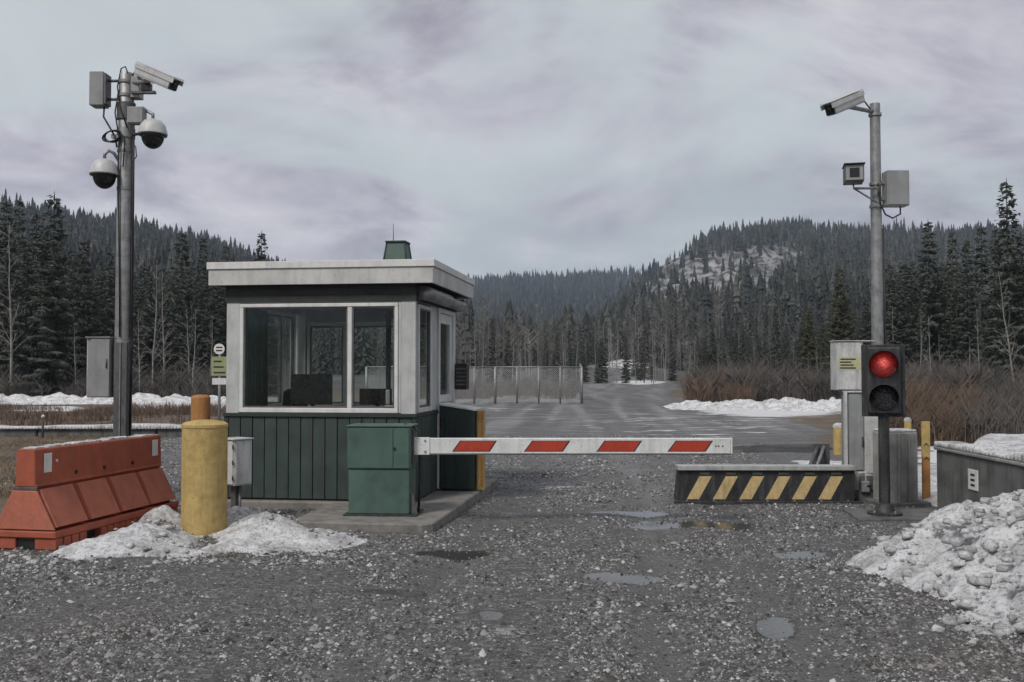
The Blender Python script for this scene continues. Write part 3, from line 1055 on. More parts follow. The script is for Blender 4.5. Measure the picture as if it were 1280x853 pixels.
# rolled awning above the side window and door
aw = tube('awning_roll', [(0.135, 0.02, ZH + 0.10), (0.135, 1.30, ZH + 0.10)], 0.085, 'galv', booth, 16)
tube('awning_roll', [(0.130, 1.33, ZH + 0.09), (0.130, BD - 0.12, ZH + 0.09)], 0.075, 'galv', booth, 16)
for y in (0.06, 1.315, BD - 0.10):
    bx('awning_bracket', (0.02, y - 0.012, ZH + 0.02), (0.16, y + 0.012, ZH + 0.19), 'galv_dark')
# roof
RX0, RX1, RY0, RY1 = -BW - 0.19, 0.255, -0.15, BD + 0.10
roof = bx('roof', (RX0 + 0.03, RY0 + 0.03, ZT), (RX1 - 0.03, RY1 - 0.03, ZT + 0.20), 'soffit')
for nm, lo, hi in (('fascia', (RX0, RY0, ZT - 0.02), (RX1, RY0 + 0.028, ZT + 0.175)),
                   ('fascia', (RX0, RY1 - 0.028, ZT - 0.02), (RX1, RY1, ZT + 0.175)),
                   ('fascia', (RX0, RY0 + 0.0285, ZT - 0.019), (RX0 + 0.028, RY1 - 0.0285, ZT + 0.174)),
                   ('fascia', (RX1 - 0.028, RY0 + 0.0285, ZT - 0.019), (RX1, RY1 - 0.0285, ZT + 0.174))):
    box(nm, lo, hi, 'fascia_paint', roof, 0.004)
EX = 0.018
for nm, lo, hi in (('flashing', (RX0 - EX, RY0 - EX, ZT + 0.176), (RX1 + EX, RY0 + 0.03, ZT + 0.262)),
                   ('flashing', (RX0 - EX, RY1 - 0.03, ZT + 0.176), (RX1 + EX, RY1 + EX, ZT + 0.262)),
                   ('flashing', (RX0 - EX, RY0 + 0.0305, ZT + 0.177), (RX0 + 0.03, RY1 - 0.0305, ZT + 0.261)),
                   ('flashing', (RX1 - 0.03, RY0 + 0.0305, ZT + 0.177), (RX1 + EX, RY1 - 0.0305, ZT + 0.261))):
    box(nm, lo, hi, 'white_paint', roof, 0.004)
box('membrane', (RX0 + 0.031, RY0 + 0.031, ZT + 0.201), (RX1 - 0.031, RY1 - 0.031, ZT + 0.235), 'roofing', roof, 0)
# green vent lantern and aerial
vent = bpy.data.objects.new('roof_vent', None)
vent.location = (-0.46, 0.95, ZT + 0.235)
link(vent, booth)
bm = bmesh.new()
b0, b1 = 0.165, 0.118
lo_ = [bm.verts.new((sx * b0, sy * b0, 0)) for sx, sy in ((-1, -1), (1, -1), (1, 1), (-1, 1))]
hi_ = [bm.verts.new((sx * b1, sy * b1, 0.36)) for sx, sy in ((-1, -1), (1, -1), (1, 1), (-1, 1))]
for i in range(4):
    bm.faces.new((lo_[i], lo_[(i + 1) % 4], hi_[(i + 1) % 4], hi_[i]))
bm.faces.new(hi_)
bm.faces.new(lo_[::-1])
mesh_obj('hood', bm, 'green_metal', vent)
box('cap', (-0.135, -0.135, 0.361), (0.135, 0.135, 0.385), 'green_trim', vent, 0.004)
box('base_flange', (-0.19, -0.19, -0.02), (0.19, 0.19, 0.022), 'green_trim', vent, 0.004)
for sx, sy in ((-1, -1), (1, -1), (1, 1), (-1, 1)):
    tube('edge_bar', [(sx * b0, sy * b0, 0.02), (sx * b1, sy * b1, 0.36)], 0.011, 'green_trim', vent, 6)
tube('aerial', [(-0.52, 0.95, ZT + 0.22), (-0.52, 0.95, ZT + 0.70), (-0.522, 0.95, ZT + 0.86)], [0.008, 0.006, 0.004], 'galv_dark', booth, 6)
# black speaker box on the far corner
sp = thing('speaker_box', 'black speaker box on the far right corner of the guard booth', 'speaker')
sp.location = (booth.matrix_basis @ Vector((0.02, BD - 0.14, 1.30)))
sp.rotation_euler = (0, 0, BR)
box('case', (0.03, -0.10, 0.0), (0.20, 0.12, 0.37), 'black', sp, 0.012)
box('bracket', (-0.008, -0.03, 0.12), (0.03, 0.03, 0.25), 'galv_dark', sp, 0.002)
for i in range(5):
    box('grille_bar', (0.045, -0.108, 0.06 + i * 0.055), (0.185, -0.1005, 0.085 + i * 0.055), 'galv_dark', sp, 0)

# slab under the booth, with the kerbed nose towards the road
kb0 = G(535, 668, 0)
kb1 = G(617, 613, 0)
bi = booth.matrix_basis if False else (Matrix.Translation(C) @ Matrix.Rotation(BR, 4, 'Z'))
inv = bi.inverted()
n0 = inv @ Vector((kb0.x, kb0.y, 0))
n1_ = inv @ Vector((kb1.x, kb1.y, 0))
slab = thing('concrete_slab', 'worn concrete slab with a raised edge under the booth and green cabinet', 'slab', (C.x, C.y, 0), BR)
nx_ = (n0.x + n1_.x) / 2
prism('slab_body', [(-BW - 0.12, -0.16), (-0.95, -0.16), (-0.95, n0.y + 0.10), (-0.85, n0.y), (nx_ - 0.10, n0.y), (nx_, n0.y + 0.10), (nx_, BD + 0.35), (-BW - 0.12, BD + 0.35)], -0.06, 0.098, 'pad_concrete', slab, 'xy', 0.012)

# furniture inside
WB = bi


def inside_thing(name, label, cat, loc, rz=0.0, group=None):
    t = thing(name, label, cat, WB @ Vector(loc), BR + rz, group)
    return t


dk = inside_thing('desk', 'pale counter desk along the rear window inside the booth', 'desk', (-1.1, 1.95, 0.02))
box('desk_top', (-0.95, -0.42, 1.00), (0.92, 0.38, 1.035), 'desk', dk)
for x in (-0.9, 0.87):
    box('leg', (x - 0.025, -0.35, 0.0), (x + 0.025, 0.32, 0.999), 'galv_dark', dk)
fd = inside_thing('counter', 'narrow counter under the front window inside the booth', 'counter', (-1.15, 0.30, 0.02))
box('counter_top', (-1.0, -0.20, 1.04), (0.95, 0.22, 1.07), 'galv_dark', fd)
for x in (-0.9, 0.87):
    box('leg', (x - 0.025, -0.15, 0.0), (x + 0.025, 0.18, 1.039), 'galv_dark', fd)


def monitor(loc, w, h, rz, label):
    m_ = inside_thing('monitor', label, 'monitor', loc, rz, 'screens on the booth counters')
    box('screen', (-w / 2, -0.02, 0.05), (w / 2, 0.025, 0.05 + h), 'screen', m_, 0.006)
    box('bezel_back', (-w / 2 + 0.06, 0.0255, 0.10), (w / 2 - 0.06, 0.06, h), 'black', m_, 0.006)
    box('stand', (-0.025, 0.061, 0.01), (0.025, 0.085, 0.05 + h * 0.6), 'black', m_, 0.003)
    box('foot', (-0.12, -0.06, 0.0), (0.12, 0.12, 0.0095), 'black', m_, 0.002)


monitor((-1.40, 0.34, 1.091), 0.52, 0.38, R(8), 'large dark screen behind the left front window of the booth')
monitor((-0.60, 0.42, 1.091), 0.42, 0.20, R(-6), 'small low dark screen behind the right front window of the booth')
ch = inside_thing('office_chair', 'black office chair with high back at the left window inside the booth', 'chair', (-1.86, 0.62, 0.02), R(-15))
box('seat', (-0.24, -0.24, 0.62), (0.24, 0.24, 0.70), 'black', ch, 0.03)
prism('backrest', [(-0.22, 0.72), (0.22, 0.72), (0.17, 1.27), (0.10, 1.31), (-0.10, 1.31), (-0.17, 1.27)], 0.20, 0.27, 'black', ch, 'xz', 0.015)
tube('gas_column', [(0, 0, 0.10), (0, 0, 0.62)], 0.03, 'galv_dark', ch)
for i in range(5):
    a = i * 2 * math.pi / 5
    tube('base_leg', [(0, 0, 0.10), (0.28 * math.cos(a), 0.28 * math.sin(a), 0.04)], 0.02, 'black', ch, 6)
ph = inside_thing('desk_telephone', 'white desk telephone on the counter at the right window', 'telephone', (-0.36, 0.32, 1.091), R(20))
box('base', (-0.09, -0.10, 0.0), (0.09, 0.10, 0.05), 'cam_white', ph, 0.01)
box('handset', (-0.08, -0.03, 0.055), (-0.03, 0.03, 0.24), 'cam_white', ph, 0.012)
box('keypad', (-0.01, -0.07, 0.0505), (0.07, 0.05, 0.056), 'ink', ph, 0.001)
mg = inside_thing('microphone', 'slim dark pole lamp standing inside the booth by the right window', 'lamp', (-0.66, 1.25, 0.02))
tube('pole', [(0, 0, 0.02), (0, 0, 2.28)], 0.035, 'galv_dark', mg, 10)
lathe('base', [(0, 0), (0.16, 0), (0.16, 0.02), (0, 0.03)], 'black', mg)
mg.name = 'standing_lamp'
lathe('lamp_head', [(0.035, 2.25), (0.06, 2.26), (0.06, 2.34), (0, 2.35)], 'galv_dark', mg)
ct = inside_thing('curtain', 'pale green curtain hanging at the left wall inside the booth', 'curtain', (-BW + 0.15, 0.55, 1.0), R(90))
bm = bmesh.new()
nn = 44
top = [bm.verts.new((-0.30 + 0.6 * i / nn, 0.022 * math.sin(i * 1.1), 1.34)) for i in range(nn + 1)]
bot = [bm.verts.new((-0.30 + 0.6 * i / nn, 0.030 * math.sin(i * 1.1 + 0.2), 0.0)) for i in range(nn + 1)]
for i in range(nn):
    bm.faces.new((bot[i], bot[i + 1], top[i + 1], top[i]))
bmesh.ops.solidify(bm, geom=list(bm.faces), thickness=0.004)
mesh_obj('cloth', bm, 'curtain', ct, True)
tube('rail', [(-0.34, 0, 1.35), (0.34, 0, 1.35)], 0.01, 'galv', ct)

# ------------------------------------------------------------------ green box beside the door and its yellow post
sb_l = WB @ Vector((0.10, 1.10, 0.0))
gbx = thing('green_bin', 'dark green box with a sloping pale lid beside the booth door', 'storage box', WB @ Vector((0.07, 1.15, -0.002)), BR)
prism('body', [(0, 0.03), (0.44, 0.03), (0.44, 1.04), (0, 1.11)], 0, 0.55, 'green_trim', gbx, 'xz', 0.006)
prism('lid', [(-0.015, 1.115), (0.46, 1.042), (0.46, 1.065), (-0.015, 1.140)], -0.02, 0.57, 'white_paint', gbx, 'xz', 0.003)
box('plinth', (0.02, 0.02, 0.0), (0.42, 0.53, 0.029), 'black', gbx, 0)
for i in range(3):
    box('batten', (0.06 + i * 0.15, -0.012, 0.05), (0.085 + i * 0.15, -0.0005, 1.0), 'green_trim', gbx, 0.002)
yp = thing('yellow_post', 'square yellow post beside the dark green box at the booth door', 'post', WB @ Vector((0.575, 1.32, -0.002)), BR)
box('post', (-0.052, -0.052, 0.0), (0.052, 0.052, 1.05), 'yellow', yp, 0.008)
box('edge_strip', (0.005, -0.0585, 0.06), (0.040, -0.0525, 1.02), 'orange_post', yp, 0.001)

# ------------------------------------------------------------------ barrier gate
gp0 = G(475, 645, 0.098)
gate = thing('barrier_gate', 'green gate cabinet holding a lowered white boom with red stripes', 'barrier gate', (gp0.x, gp0.y + 0.2, 0.098), R(-4))
hw = 0.345
box('base_plate', (-0.38, -0.25, 0.0), (0.42, 0.24, 0.018), 'black_paint', gate, 0.002)
box('lower_case', (-hw + 0.012, -0.20, 0.0185), (hw - 0.012, 0.20, 0.50), 'green_metal', gate, 0.008)
ucase = box('upper_case', (-hw, -0.213, 0.5005), (hw, 0.213, 0.955), 'green_metal', gate, 0.010)
box('lid', (-hw - 0.012, -0.225, 0.9555), (hw + 0.012, 0.225, 0.975), 'green_metal', gate, 0.006)
dr = box('access_door', (-hw + 0.015, -0.222, 0.515), (0.155, -0.2135, 0.945), 'green_metal', gate, 0.003)
box('access_door', (0.165, -0.222, 0.515), (hw - 0.015, -0.2135, 0.945), 'green_metal', gate, 0.003)
bm = bmesh.new()
bmesh.ops.create_cone(bm, cap_ends=True, segments=14, radius1=0.016, radius2=0.014, depth=0.014, matrix=Matrix.Translation((0.172, -0.229, 0.725)) @ Matrix.Rotation(R(90), 4, 'X'))
mesh_obj('lock', bm, 'black', dr)
box('side_plate', (hw + 0.0005, -0.13, 0.55), (hw + 0.022, 0.14, 0.93), 'galv_dark', gate, 0.003)
# foot bracket on the right
prism('foot_bracket', [(hw, 0.0185), (hw + 0.07, 0.0185), (hw + 0.02, 0.24), (hw, 0.24)], -0.16, -0.14, 'galv_dark', gate, 'xz')
# boom
bl0, bl1 = D(518, 557.5, gp0.y + 0.12), D(913, 557.5, gp0.y + 0.12)
blen = (bl1 - bl0).length
zb = bl0.z - 0.098
ba = R(4)


def gl(x):      # along the boom, gate-local (the boom runs square to the view, the case is turned a little)
    p = Vector((bl0.x + x, gp0.y + 0.12, 0)) - Vector((gp0.x, gp0.y + 0.2, 0))
    return Matrix.Rotation(ba, 3, 'Z') @ p


boom = bpy.data.objects.new('boom', None)
boom.location = gl(0.0) + Vector((0, 0, zb))
boom.rotation_euler = (0, 0, ba)
link(boom, gate)
box('beam', (0.0, -0.028, -0.086), (blen, 0.028, 0.086), 'boom_white', boom, 0.007)
box('end_cap', (blen + 0.0005, -0.031, -0.089), (blen + 0.018, 0.031, 0.089), 'boom_white', boom, 0.004)
box('hub', (-0.14, -0.05, -0.07), (0.0, 0.05, 0.07), 'galv_dark', boom, 0.01)
box('clamp_plate', (-0.05, -0.040, -0.095), (0.17, -0.0285, 0.095), 'boom_white', boom, 0.003)
for bx_ in (0.0, 0.12):
    for bz in (-0.06, 0.06):
        bm = bmesh.new()
        bmesh.ops.create_cone(bm, cap_ends=True, segments=6, radius1=0.011, radius2=0.011, depth=0.012, matrix=Matrix.Translation((bx_, -0.046, bz)) @ Matrix.Rotation(R(90), 4, 'X'))
        mesh_obj('bolt', bm, 'galv', boom)
pxm = blen / (913 - 518)
for (xb0, xb1, xt0, xt1) in ((567.5, 611, 576.5, 619), (657, 702, 666.5, 710.5), (747.5, 791.5, 756.5, 800), (836, 880, 845.5, 888.5)):
    f_ = lambda a: (a - 518) * pxm
    prism('stripe_border', [(f_(xb0) - 0.02, -0.061), (f_(xb1) + 0.012, -0.061), (f_(xt1) + 0.02, 0.059), (f_(xt0) - 0.012, 0.059)], -0.0300, -0.0286, 'ink', boom, 'xz')
    prism('stripe', [(f_(xb0), -0.055), (f_(xb1), -0.055), (f_(xt1), 0.055), (f_(xt0), 0.055)], -0.0322, -0.0302, 'red_film', boom, 'xz')
for dx in (0.165, 0.135, 0.09):
    bm = bmesh.new()
    bmesh.ops.create_cone(bm, cap_ends=True, segments=8, radius1=0.008, radius2=0.008, depth=0.006, matrix=Matrix.Translation((blen - dx, -0.031, 0.0)) @ Matrix.Rotation(R(90), 4, 'X'))
    mesh_obj('rivet', bm, 'ink', boom)
lip = box('edge_trim', (0.0, -0.034, -0.096), (blen, 0.030, -0.0865), 'galv_dark', boom, 0.001)
# black post with cables at the hinge
cbl = thing('loop_cable', 'black cable loop on top of the green gate cabinet by the boom', 'cable', (gp0.x + 0.40, gp0.y + 0.15, 0.0))
tube('cable', [(0, 0, 0.10), (0.02, 0.0, 0.55), (0.01, -0.02, 0.98), (-0.06, 0, 1.06), (-0.12, 0.02, 1.055), (-0.16, 0.03, 1.075)], 0.014, 'cable', cbl, 8)

# ------------------------------------------------------------------ yellow bollard, orange bollard, other posts
yb = G(246.5, 671, 0)
b = thing('yellow_bollard', 'thick weathered yellow bollard in front of the guard booth', 'bollard', (yb.x, yb.y + 0.22, 0))
lathe('shaft', [(0.0, -0.05), (0.226, -0.05), (0.227, 0.3), (0.226, 1.08)], 'yellow', b, 40)
lathe('cap', [(0.226, 1.0805), (0.232, 1.083), (0.232, 1.112), (0.20, 1.135), (0.10, 1.155), (0.0, 1.16)], 'yellow', b, 40)
o_ = D(251, 495, 12.3)
b = thing('orange_bollard', 'slim rusty orange bollard standing behind the thick yellow bollard', 'bollard', (o_.x, 12.3, 0))
lathe('shaft', [(0.0, -0.05), (0.115, -0.05), (0.115, o_.z - 0.02), (0.10, o_.z)], 'orange_post', b, 24)
lathe('cap', [(0.10, o_.z + 0.0005), (0.06, o_.z + 0.012), (0.0, o_.z + 0.016)], 'orange_post', b, 24)
for (px_, pt, pb, w_, lab) in ((1048, 533, 568, 0.10, 'short snow capped yellow post beyond the wedge barrier'), (1135, 526, 560, 0.075, 'short yellow post behind the concrete block on the right')):
    q = G(px_, pb, 0)
    t_ = D(px_, pt, q.y)
    b = thing('short_post', lab, 'post', (q.x, q.y, ground_z(q.x, q.y) - 0.02))
    lathe('shaft', [(0.0, -0.02), (w_, -0.02), (w_, t_.z)], 'yellow', b, 20)
    lathe('snow_cap', [(w_ * 1.05, t_.z + 0.0005), (w_ * 1.05, t_.z + 0.05), (w_ * 0.6, t_.z + 0.09), (0, t_.z + 0.10)], 'snow', b, 20)

# white electrical box on a short post, at the booth's left front corner
eb = D(292, 608, 10.9)
b = thing('electrical_box', 'scuffed white electrical box on a short dark post beside the yellow bollard', 'electrical box', (eb.x, 10.9, 0), R(-38))
ez = eb.z
box('case', (-0.25, 0.0, ez), (0.005, 0.24, ez + 0.50), 'light_box', b, 0.006)
box('door', (-0.24, -0.014, ez + 0.015), (-0.005, -0.0005, ez + 0.485), 'light_box', b, 0.003)
box('side_cover', (0.0055, 0.015, ez + 0.015), (0.018, 0.225, ez + 0.485), 'light_box', b, 0.003)
for i in range(3):
    box('hinge', (-0.004, -0.022, ez + 0.06 + i * 0.17), (0.012, -0.0145, ez + 0.11 + i * 0.17), 'black', b, 0.002)
box('hood', (-0.265, -0.025, ez + 0.5005), (0.025, 0.25, ez + 0.515), 'light_box', b, 0.003)
box('post', (-0.16, 0.08, -0.03), (-0.08, 0.16, ez - 0.0005), 'galv_dark', b, 0.004)
tube('conduit', [(-0.05, 0.12, ez), (-0.05, 0.12, 0.10), (0.05, 0.14, 0.0)], 0.018, 'galv_dark', b)

# ------------------------------------------------------------------ orange water barrier
near = G(62, 690, 0)
far_ = G(222, 643, 0)
dirv = (Vector((-4.04, 11.5, 0)) - Vector((-4.44, 9.33, 0))).normalized()
ang = math.atan2(dirv.x, dirv.y)
BL = 2.22
br0 = Vector((-4.53, 9.30, 0))
wb = thing('water_barrier', 'orange plastic road barrier with sloped panels and white labels', 'road barrier', br0, -ang)
# cross-section in x,z; runs along local +y from 0 to BL
top_h, mid_h, foot_h = 0.93, 0.56, 0.175
prism('upper_wall', [(-0.105, 0.60), (-0.12, mid_h + 0.02), (0.12, mid_h + 0.02), (0.105, 0.60), (0.095, top_h - 0.012), (0.08, top_h), (-0.08, top_h), (-0.095, top_h - 0.012)], 0.0, BL, 'orange_plastic', wb, 'xz', 0.006)
prism('sloped_core', [(-0.112, mid_h + 0.0195), (0.112, mid_h + 0.0195), (0.075, mid_h - 0.03), (0.225, foot_h + 0.02), (0.225, foot_h), (-0.225, foot_h), (-0.225, foot_h + 0.02), (-0.075, mid_h - 0.03)], 0.015, BL - 0.015, 'orange_plastic', wb, 'xz', 0.004)
# raised sloped panels, four each side
for side in (1, -1):
    pw = BL / 4
    for i in range(4):
        y0, y1 = i * pw + 0.024, (i + 1) * pw - 0.024
        bm = bmesh.new()
        A_ = [(0.135, mid_h - 0.004), (0.312, foot_h + 0.035)]
        Bk = [(0.050, mid_h - 0.015), (0.20, foot_h + 0.005)]
        sl = 0.035
        vv = []
        for (xz, in_) in ((A_, 0.014), (Bk, 0.0)):
            vv.append([bm.verts.new((side * xz[0][0], y0 + in_, xz[0][1])), bm.verts.new((side * xz[0][0], y1 - in_, xz[0][1])), bm.verts.new((side * xz[1][0], y1 - in_, xz[1][1])), bm.verts.new((side * xz[1][0], y0 + in_, xz[1][1]))])
        f, g = vv
        bm.faces.new(f)
        bm.faces.new(g[::-1])
        for q in range(4):
            bm.faces.new((f[q], g[q], g[(q + 1) % 4], f[(q + 1) % 4]))
        bmesh.ops.recalc_face_normals(bm, faces=bm.faces)
        mesh_obj('sloped_panel', bm, 'orange_faded', wb)
# foot with forklift slots
segs = [(-0.0, 0.50), (0.72, 1.50), (1.72, BL)]
box('foot_rail', (-0.325, -0.01, 0.105), (0.325, BL + 0.01, foot_h - 0.0005), 'orange_plastic', wb, 0.012)
for (y0, y1) in segs:
    for (x0, x1) in ((-0.32, -0.10), (0.10, 0.32)):
        n = max(1, int((y1 - y0) / 0.11))
        bm = bmesh.new()
        for q in range(n):
            ya, yb_ = y0 + (y1 - y0) * q / n, y0 + (y1 - y0) * (q + 1) / n
            add_box(bm, ((x0 + x1) / 2, (ya + yb_) / 2, 0.052), (x1 - x0, (yb_ - ya) * 0.86, 0.104), 0.006)
        mesh_obj('foot_block', bm, 'orange_plastic', wb)
box('slot_shade_core', (-0.24, 0.03, 0.002), (0.24, BL - 0.03, 0.1045), 'black', wb, 0)  # black filler gives the forklift slots their shade by colour
# end trapezoid face
prism('end_plate', [(-0.125, mid_h - 0.015), (0.125, mid_h - 0.015), (0.315, foot_h + 0.01), (-0.315, foot_h + 0.01)], -0.012, 0.0145, 'orange_faded', wb, 'xz', 0.005)
box('end_groove_shade', (-0.122, -0.004, mid_h - 0.012), (0.122, 0.02, mid_h + 0.019), 'galv_dark', wb, 0.003)  # dark strip painted in as the shaded groove across the end face
for (y0, h_) in ((0.12, 0.13), (BL - 0.20, 0.13)):
    box('white_label', (0.1035, y0, 0.70), (0.1085, y0 + 0.115, 0.70 + h_ + 0.05), 'label', wb, 0.001)
    bm = bmesh.new()
    bmesh.ops.create_cone(bm, cap_ends=True, segments=10, radius1=0.014, radius2=0.014, depth=0.012, matrix=Matrix.Translation((0.106, y0 + 0.19, 0.80)) @ Matrix.Rotation(R(90), 4, 'Y'))
    mesh_obj('plug', bm, 'label', wb)
for y0 in (0.62, 1.10, 1.62):
    bm = bmesh.new()
    bmesh.ops.create_cone(bm, cap_ends=True, segments=10, radius1=0.02, radius2=0.02, depth=0.01, matrix=Matrix.Translation((0.108, y0, 0.66)) @ Matrix.Rotation(R(90), 4, 'Y'))
    mesh_obj('recess_shade', bm, 'black', wb)  # black disc stands in for the shade inside a small recess
# frost / snow on the top edge
bm = bmesh.new()
n = 60
for i in range(n):
    y_ = 0.03 + (BL - 0.06) * i / n
    h_ = 0.006 + 0.02 * max(0, mnoise.noise((i * 0.35, 3.3, 0.0)) + 0.25)
    add_box(bm, (0.0, y_ + BL / n / 2, top_h + h_ / 2 - 0.001), (0.15 * (0.75 + 0.25 * random.random()), BL / n * 1.02, h_), 0.002)
mesh_obj('frost', bm, 'snow', wb)


# ------------------------------------------------------------------ camera poles
def strap(z, r_, parent, mat='galv'):
    lathe('clamp_band', [(r_ + 0.001, z - 0.018), (r_ + 0.009, z - 0.018), (r_ + 0.009, z + 0.018), (r_ + 0.001, z + 0.018)], mat, parent, 24)


LY = 13.0
lt, lb_ = D(158.5, 92, LY), D(155.5, 545, LY)
PX = lt.x
lp = thing('camera_pole', 'tall galvanised steel pole carrying cameras on the left', 'pole', (PX, LY, 0))
ptop = lt.z
lathe('shaft', [(0.0, -0.1), (0.118, -0.1), (0.114, 1.0), (0.108, 3.0), (0.096, ptop - 0.02), (0.085, ptop), (0.0, ptop + 0.005)], 'galv', lp, 28)
lathe('base_collar', [(0.119, 0.0), (0.19, 0.0), (0.19, 0.03), (0.119, 0.04)], 'galv_dark', lp, 24)
for z in (2.05, 1.62, 4.05, 4.55, ptop - 0.12, ptop - 0.30):
    strap(z, 0.112 if z < 3 else 0.101, lp)
box('strut_channel', (-0.06, -0.165, 0.75), (0.11, -0.118, 2.03), 'galv_dark', lp, 0.004)
box('strut_channel', (0.02, -0.18, 0.75), (0.035, -0.1655, 2.03), 'galv', lp, 0.002)
tube('conduit', [(0.112, -0.05, 0.3), (0.128, -0.05, 2.0), (0.122, -0.04, 3.6), (0.110, -0.03, ptop - 0.4)], 0.014, 'cable', lp, 8)
# cabinet on the left of the pole
c0 = D(112, 497, LY - 0.05)
cb = thing('pole_cabinet', 'grey equipment cabinet strapped to the left camera pole', 'cabinet', (PX, LY, 0))
cz0, cz1 = c0.z, D(112, 423, LY).z
xl = c0.x - PX
box('case', (xl, -0.13, cz0), (-0.118, 0.10, cz1), 'grey_box', cb, 0.006)
box('door', (xl + 0.05, -0.146, cz0 + 0.01), (-0.125, -0.1305, cz1 - 0.01), 'grey_box', cb, 0.004)
box('side_channel', (xl - 0.012, -0.12, cz0 + 0.005), (xl - 0.0005, 0.08, cz1 - 0.005), 'light_box', cb, 0.002)
box('rain_hood', (xl - 0.02, -0.16, cz1 + 0.0005), (-0.11, 0.11, cz1 + 0.014), 'grey_box', cb, 0.003)
tube('latch', [(-0.16, -0.155, 1.70), (-0.16, -0.155, 1.82)], 0.009, 'galv_dark', cb, 6)


def bullet_camera(tip, tail, label, group, size=0.085, pole_xy=None):
    """housing along tail->tip"""
    tip, tail = Vector(tip), Vector(tail)
    d = tip - tail
    L_ = d.length
    t = thing('security_camera', label, 'camera', tail, 0, group)
    q = d.to_track_quat('X', 'Z')
    t.rotation_mode = 'QUATERNION'
    t.rotation_quaternion = q
    s = size
    hs_ = prism('housing', [(-s * 0.85, -s), (s * 0.85, -s), (s, -s * 0.6), (s, s * 0.6), (s * 0.7, s), (-s * 0.7, s), (-s, s * 0.6), (-s, -s * 0.6)], 0.0, L_ - 0.03, 'cam_white', t, 'xz', 0.004)
    hs_.rotation_euler = (0, 0, R(-90))
    bm = bmesh.new()
    add_box(bm, (L_ / 2 + 0.015, 0, s + 0.016), (L_ + 0.04, s * 2.25, 0.010), 0.003)
    add_box(bm, (L_ / 2 + 0.015, s * 1.12, s * 0.62), (L_ + 0.04, 0.006, s * 0.8), 0.002)
    add_box(bm, (L_ / 2 + 0.015, -s * 1.12, s * 0.62), (L_ + 0.04, 0.006, s * 0.8), 0.002)
    mesh_obj('sunshield', bm, 'cam_white', t)
    box('front_window', (L_ - 0.0295, -s * 0.86, -s * 0.86), (L_ - 0.012, s * 0.86, s * 0.80), 'black', t, 0.006)
    bm = bmesh.new()
    bmesh.ops.create_cone(bm, cap_ends=True, segments=18, radius1=s * 0.55, radius2=s * 0.5, depth=0.02, matrix=Matrix.Translation((L_ - 0.004, 0, 0)) @ Matrix.Rotation(R(90), 4, 'Y'))
    mesh_obj('lens', bm, 'dome_smoke', t, True)
    if pole_xy is not None:
        foot = Vector((pole_xy[0], pole_xy[1], tail.z - 0.16))
        iq = q.inverted()
        mid = tail + d * 0.42 - Vector((0, 0, s * 1.1))
        knee = Vector((mid.x, mid.y, foot.z))
        tube('bracket', [iq @ (foot - tail), iq @ (knee - tail), iq @ (mid - tail)], 0.028, 'galv', t, 10)
        tube('cable', [iq @ (tail - tail) + Vector((-0.0, 0, -0.02)), Vector((-0.06, 0, -0.03)), iq @ (foot - tail + Vector((0, -0.03, -0.05)))], 0.010, 'cable', t, 6)
    return t


bullet_camera(D(219, 107, LY - 0.35), D(174, 88, LY - 0.10), 'white bullet camera pointing down right at the top of the left pole', 'bullet cameras on the poles', 0.078, (PX, LY - 0.02))
tube('cable', [(-0.07, -0.09, ptop - 0.25), (-0.10, -0.12, ptop - 0.55), (-0.04, -0.125, ptop - 0.9), (-0.05, -0.125, ptop - 1.3), (-0.02, -0.12, 3.0), (0.0, -0.13, 2.1)], 0.010, 'cable', lp, 6)
tube('cable', [(0.05, -0.10, ptop - 0.02), (0.02, -0.10, ptop + 0.06), (-0.05, -0.06, ptop + 0.05), (-0.09, -0.08, ptop - 0.2), (-0.03, -0.12, ptop - 0.5), (0.06, -0.12, ptop - 0.75)], 0.009, 'cable', lp, 6)
tube('cable', [(0.10, -0.07, ptop - 0.9), (0.16, -0.08, ptop - 1.0), (0.17, -0.08, ptop - 1.12), (0.11, -0.08, ptop - 1.2), (0.112, -0.08, 2.1)], 0.008, 'cable', lp, 6)
box('mount_plate', (0.085, -0.09, ptop - 0.34), (0.20, 0.07, ptop - 0.06), 'galv', lp, 0.004)
box('mount_bar', (0.10, -0.13, ptop - 0.30), (0.42, -0.07, ptop - 0.265), 'galv_dark', lp, 0.003)
box('mount_bar', (0.24, -0.14, ptop - 0.264), (0.36, -0.05, ptop - 0.16), 'black', lp, 0.004)
lathe('sleeve', [(0.098, ptop - 0.62), (0.118, ptop - 0.62), (0.118, ptop - 0.40), (0.098, ptop - 0.40)], 'galv_dark', lp, 24)
lathe('sleeve', [(0.098, ptop - 0.86), (0.116, ptop - 0.86), (0.116, ptop - 0.74), (0.098, ptop - 0.74)], 'galv', lp, 24)
jb = thing('junction_box', 'flat grey box at the left side of the left pole top', 'junction box', (PX, LY, 0))
a0, a1 = D(115, 134, LY), D(136, 92, LY)
box('case', (a0.x - PX, -0.10, a0.z), (a1.x - PX - 0.03, 0.10, a1.z), 'grey_box', jb, 0.008)
box('back_plate', (a1.x - PX - 0.0295, -0.09, a0.z + 0.02), (a1.x - PX, 0.09, a1.z - 0.02), 'galv_dark', jb, 0.004)
for z in (a0.z + 0.10, a1.z - 0.10):
    tube('arm', [(a1.x - PX, 0, z), (-0.09, 0, z)], 0.02, 'galv_dark', jb, 8)
tube('cable', [(a0.x - PX + 0.17, -0.02, a0.z), (a0.x - PX + 0.17, -0.04, a0.z - 0.14), (-0.20, -0.08, a0.z - 0.26), (-0.10, -0.11, a0.z - 0.42), (-0.07, -0.12, a0.z - 0.56)], 0.012, 'cable', jb, 8)
jb = thing('junction_box', 'small square grey box in front of the left pole below its bullet camera', 'junction box', (PX, LY, 0))
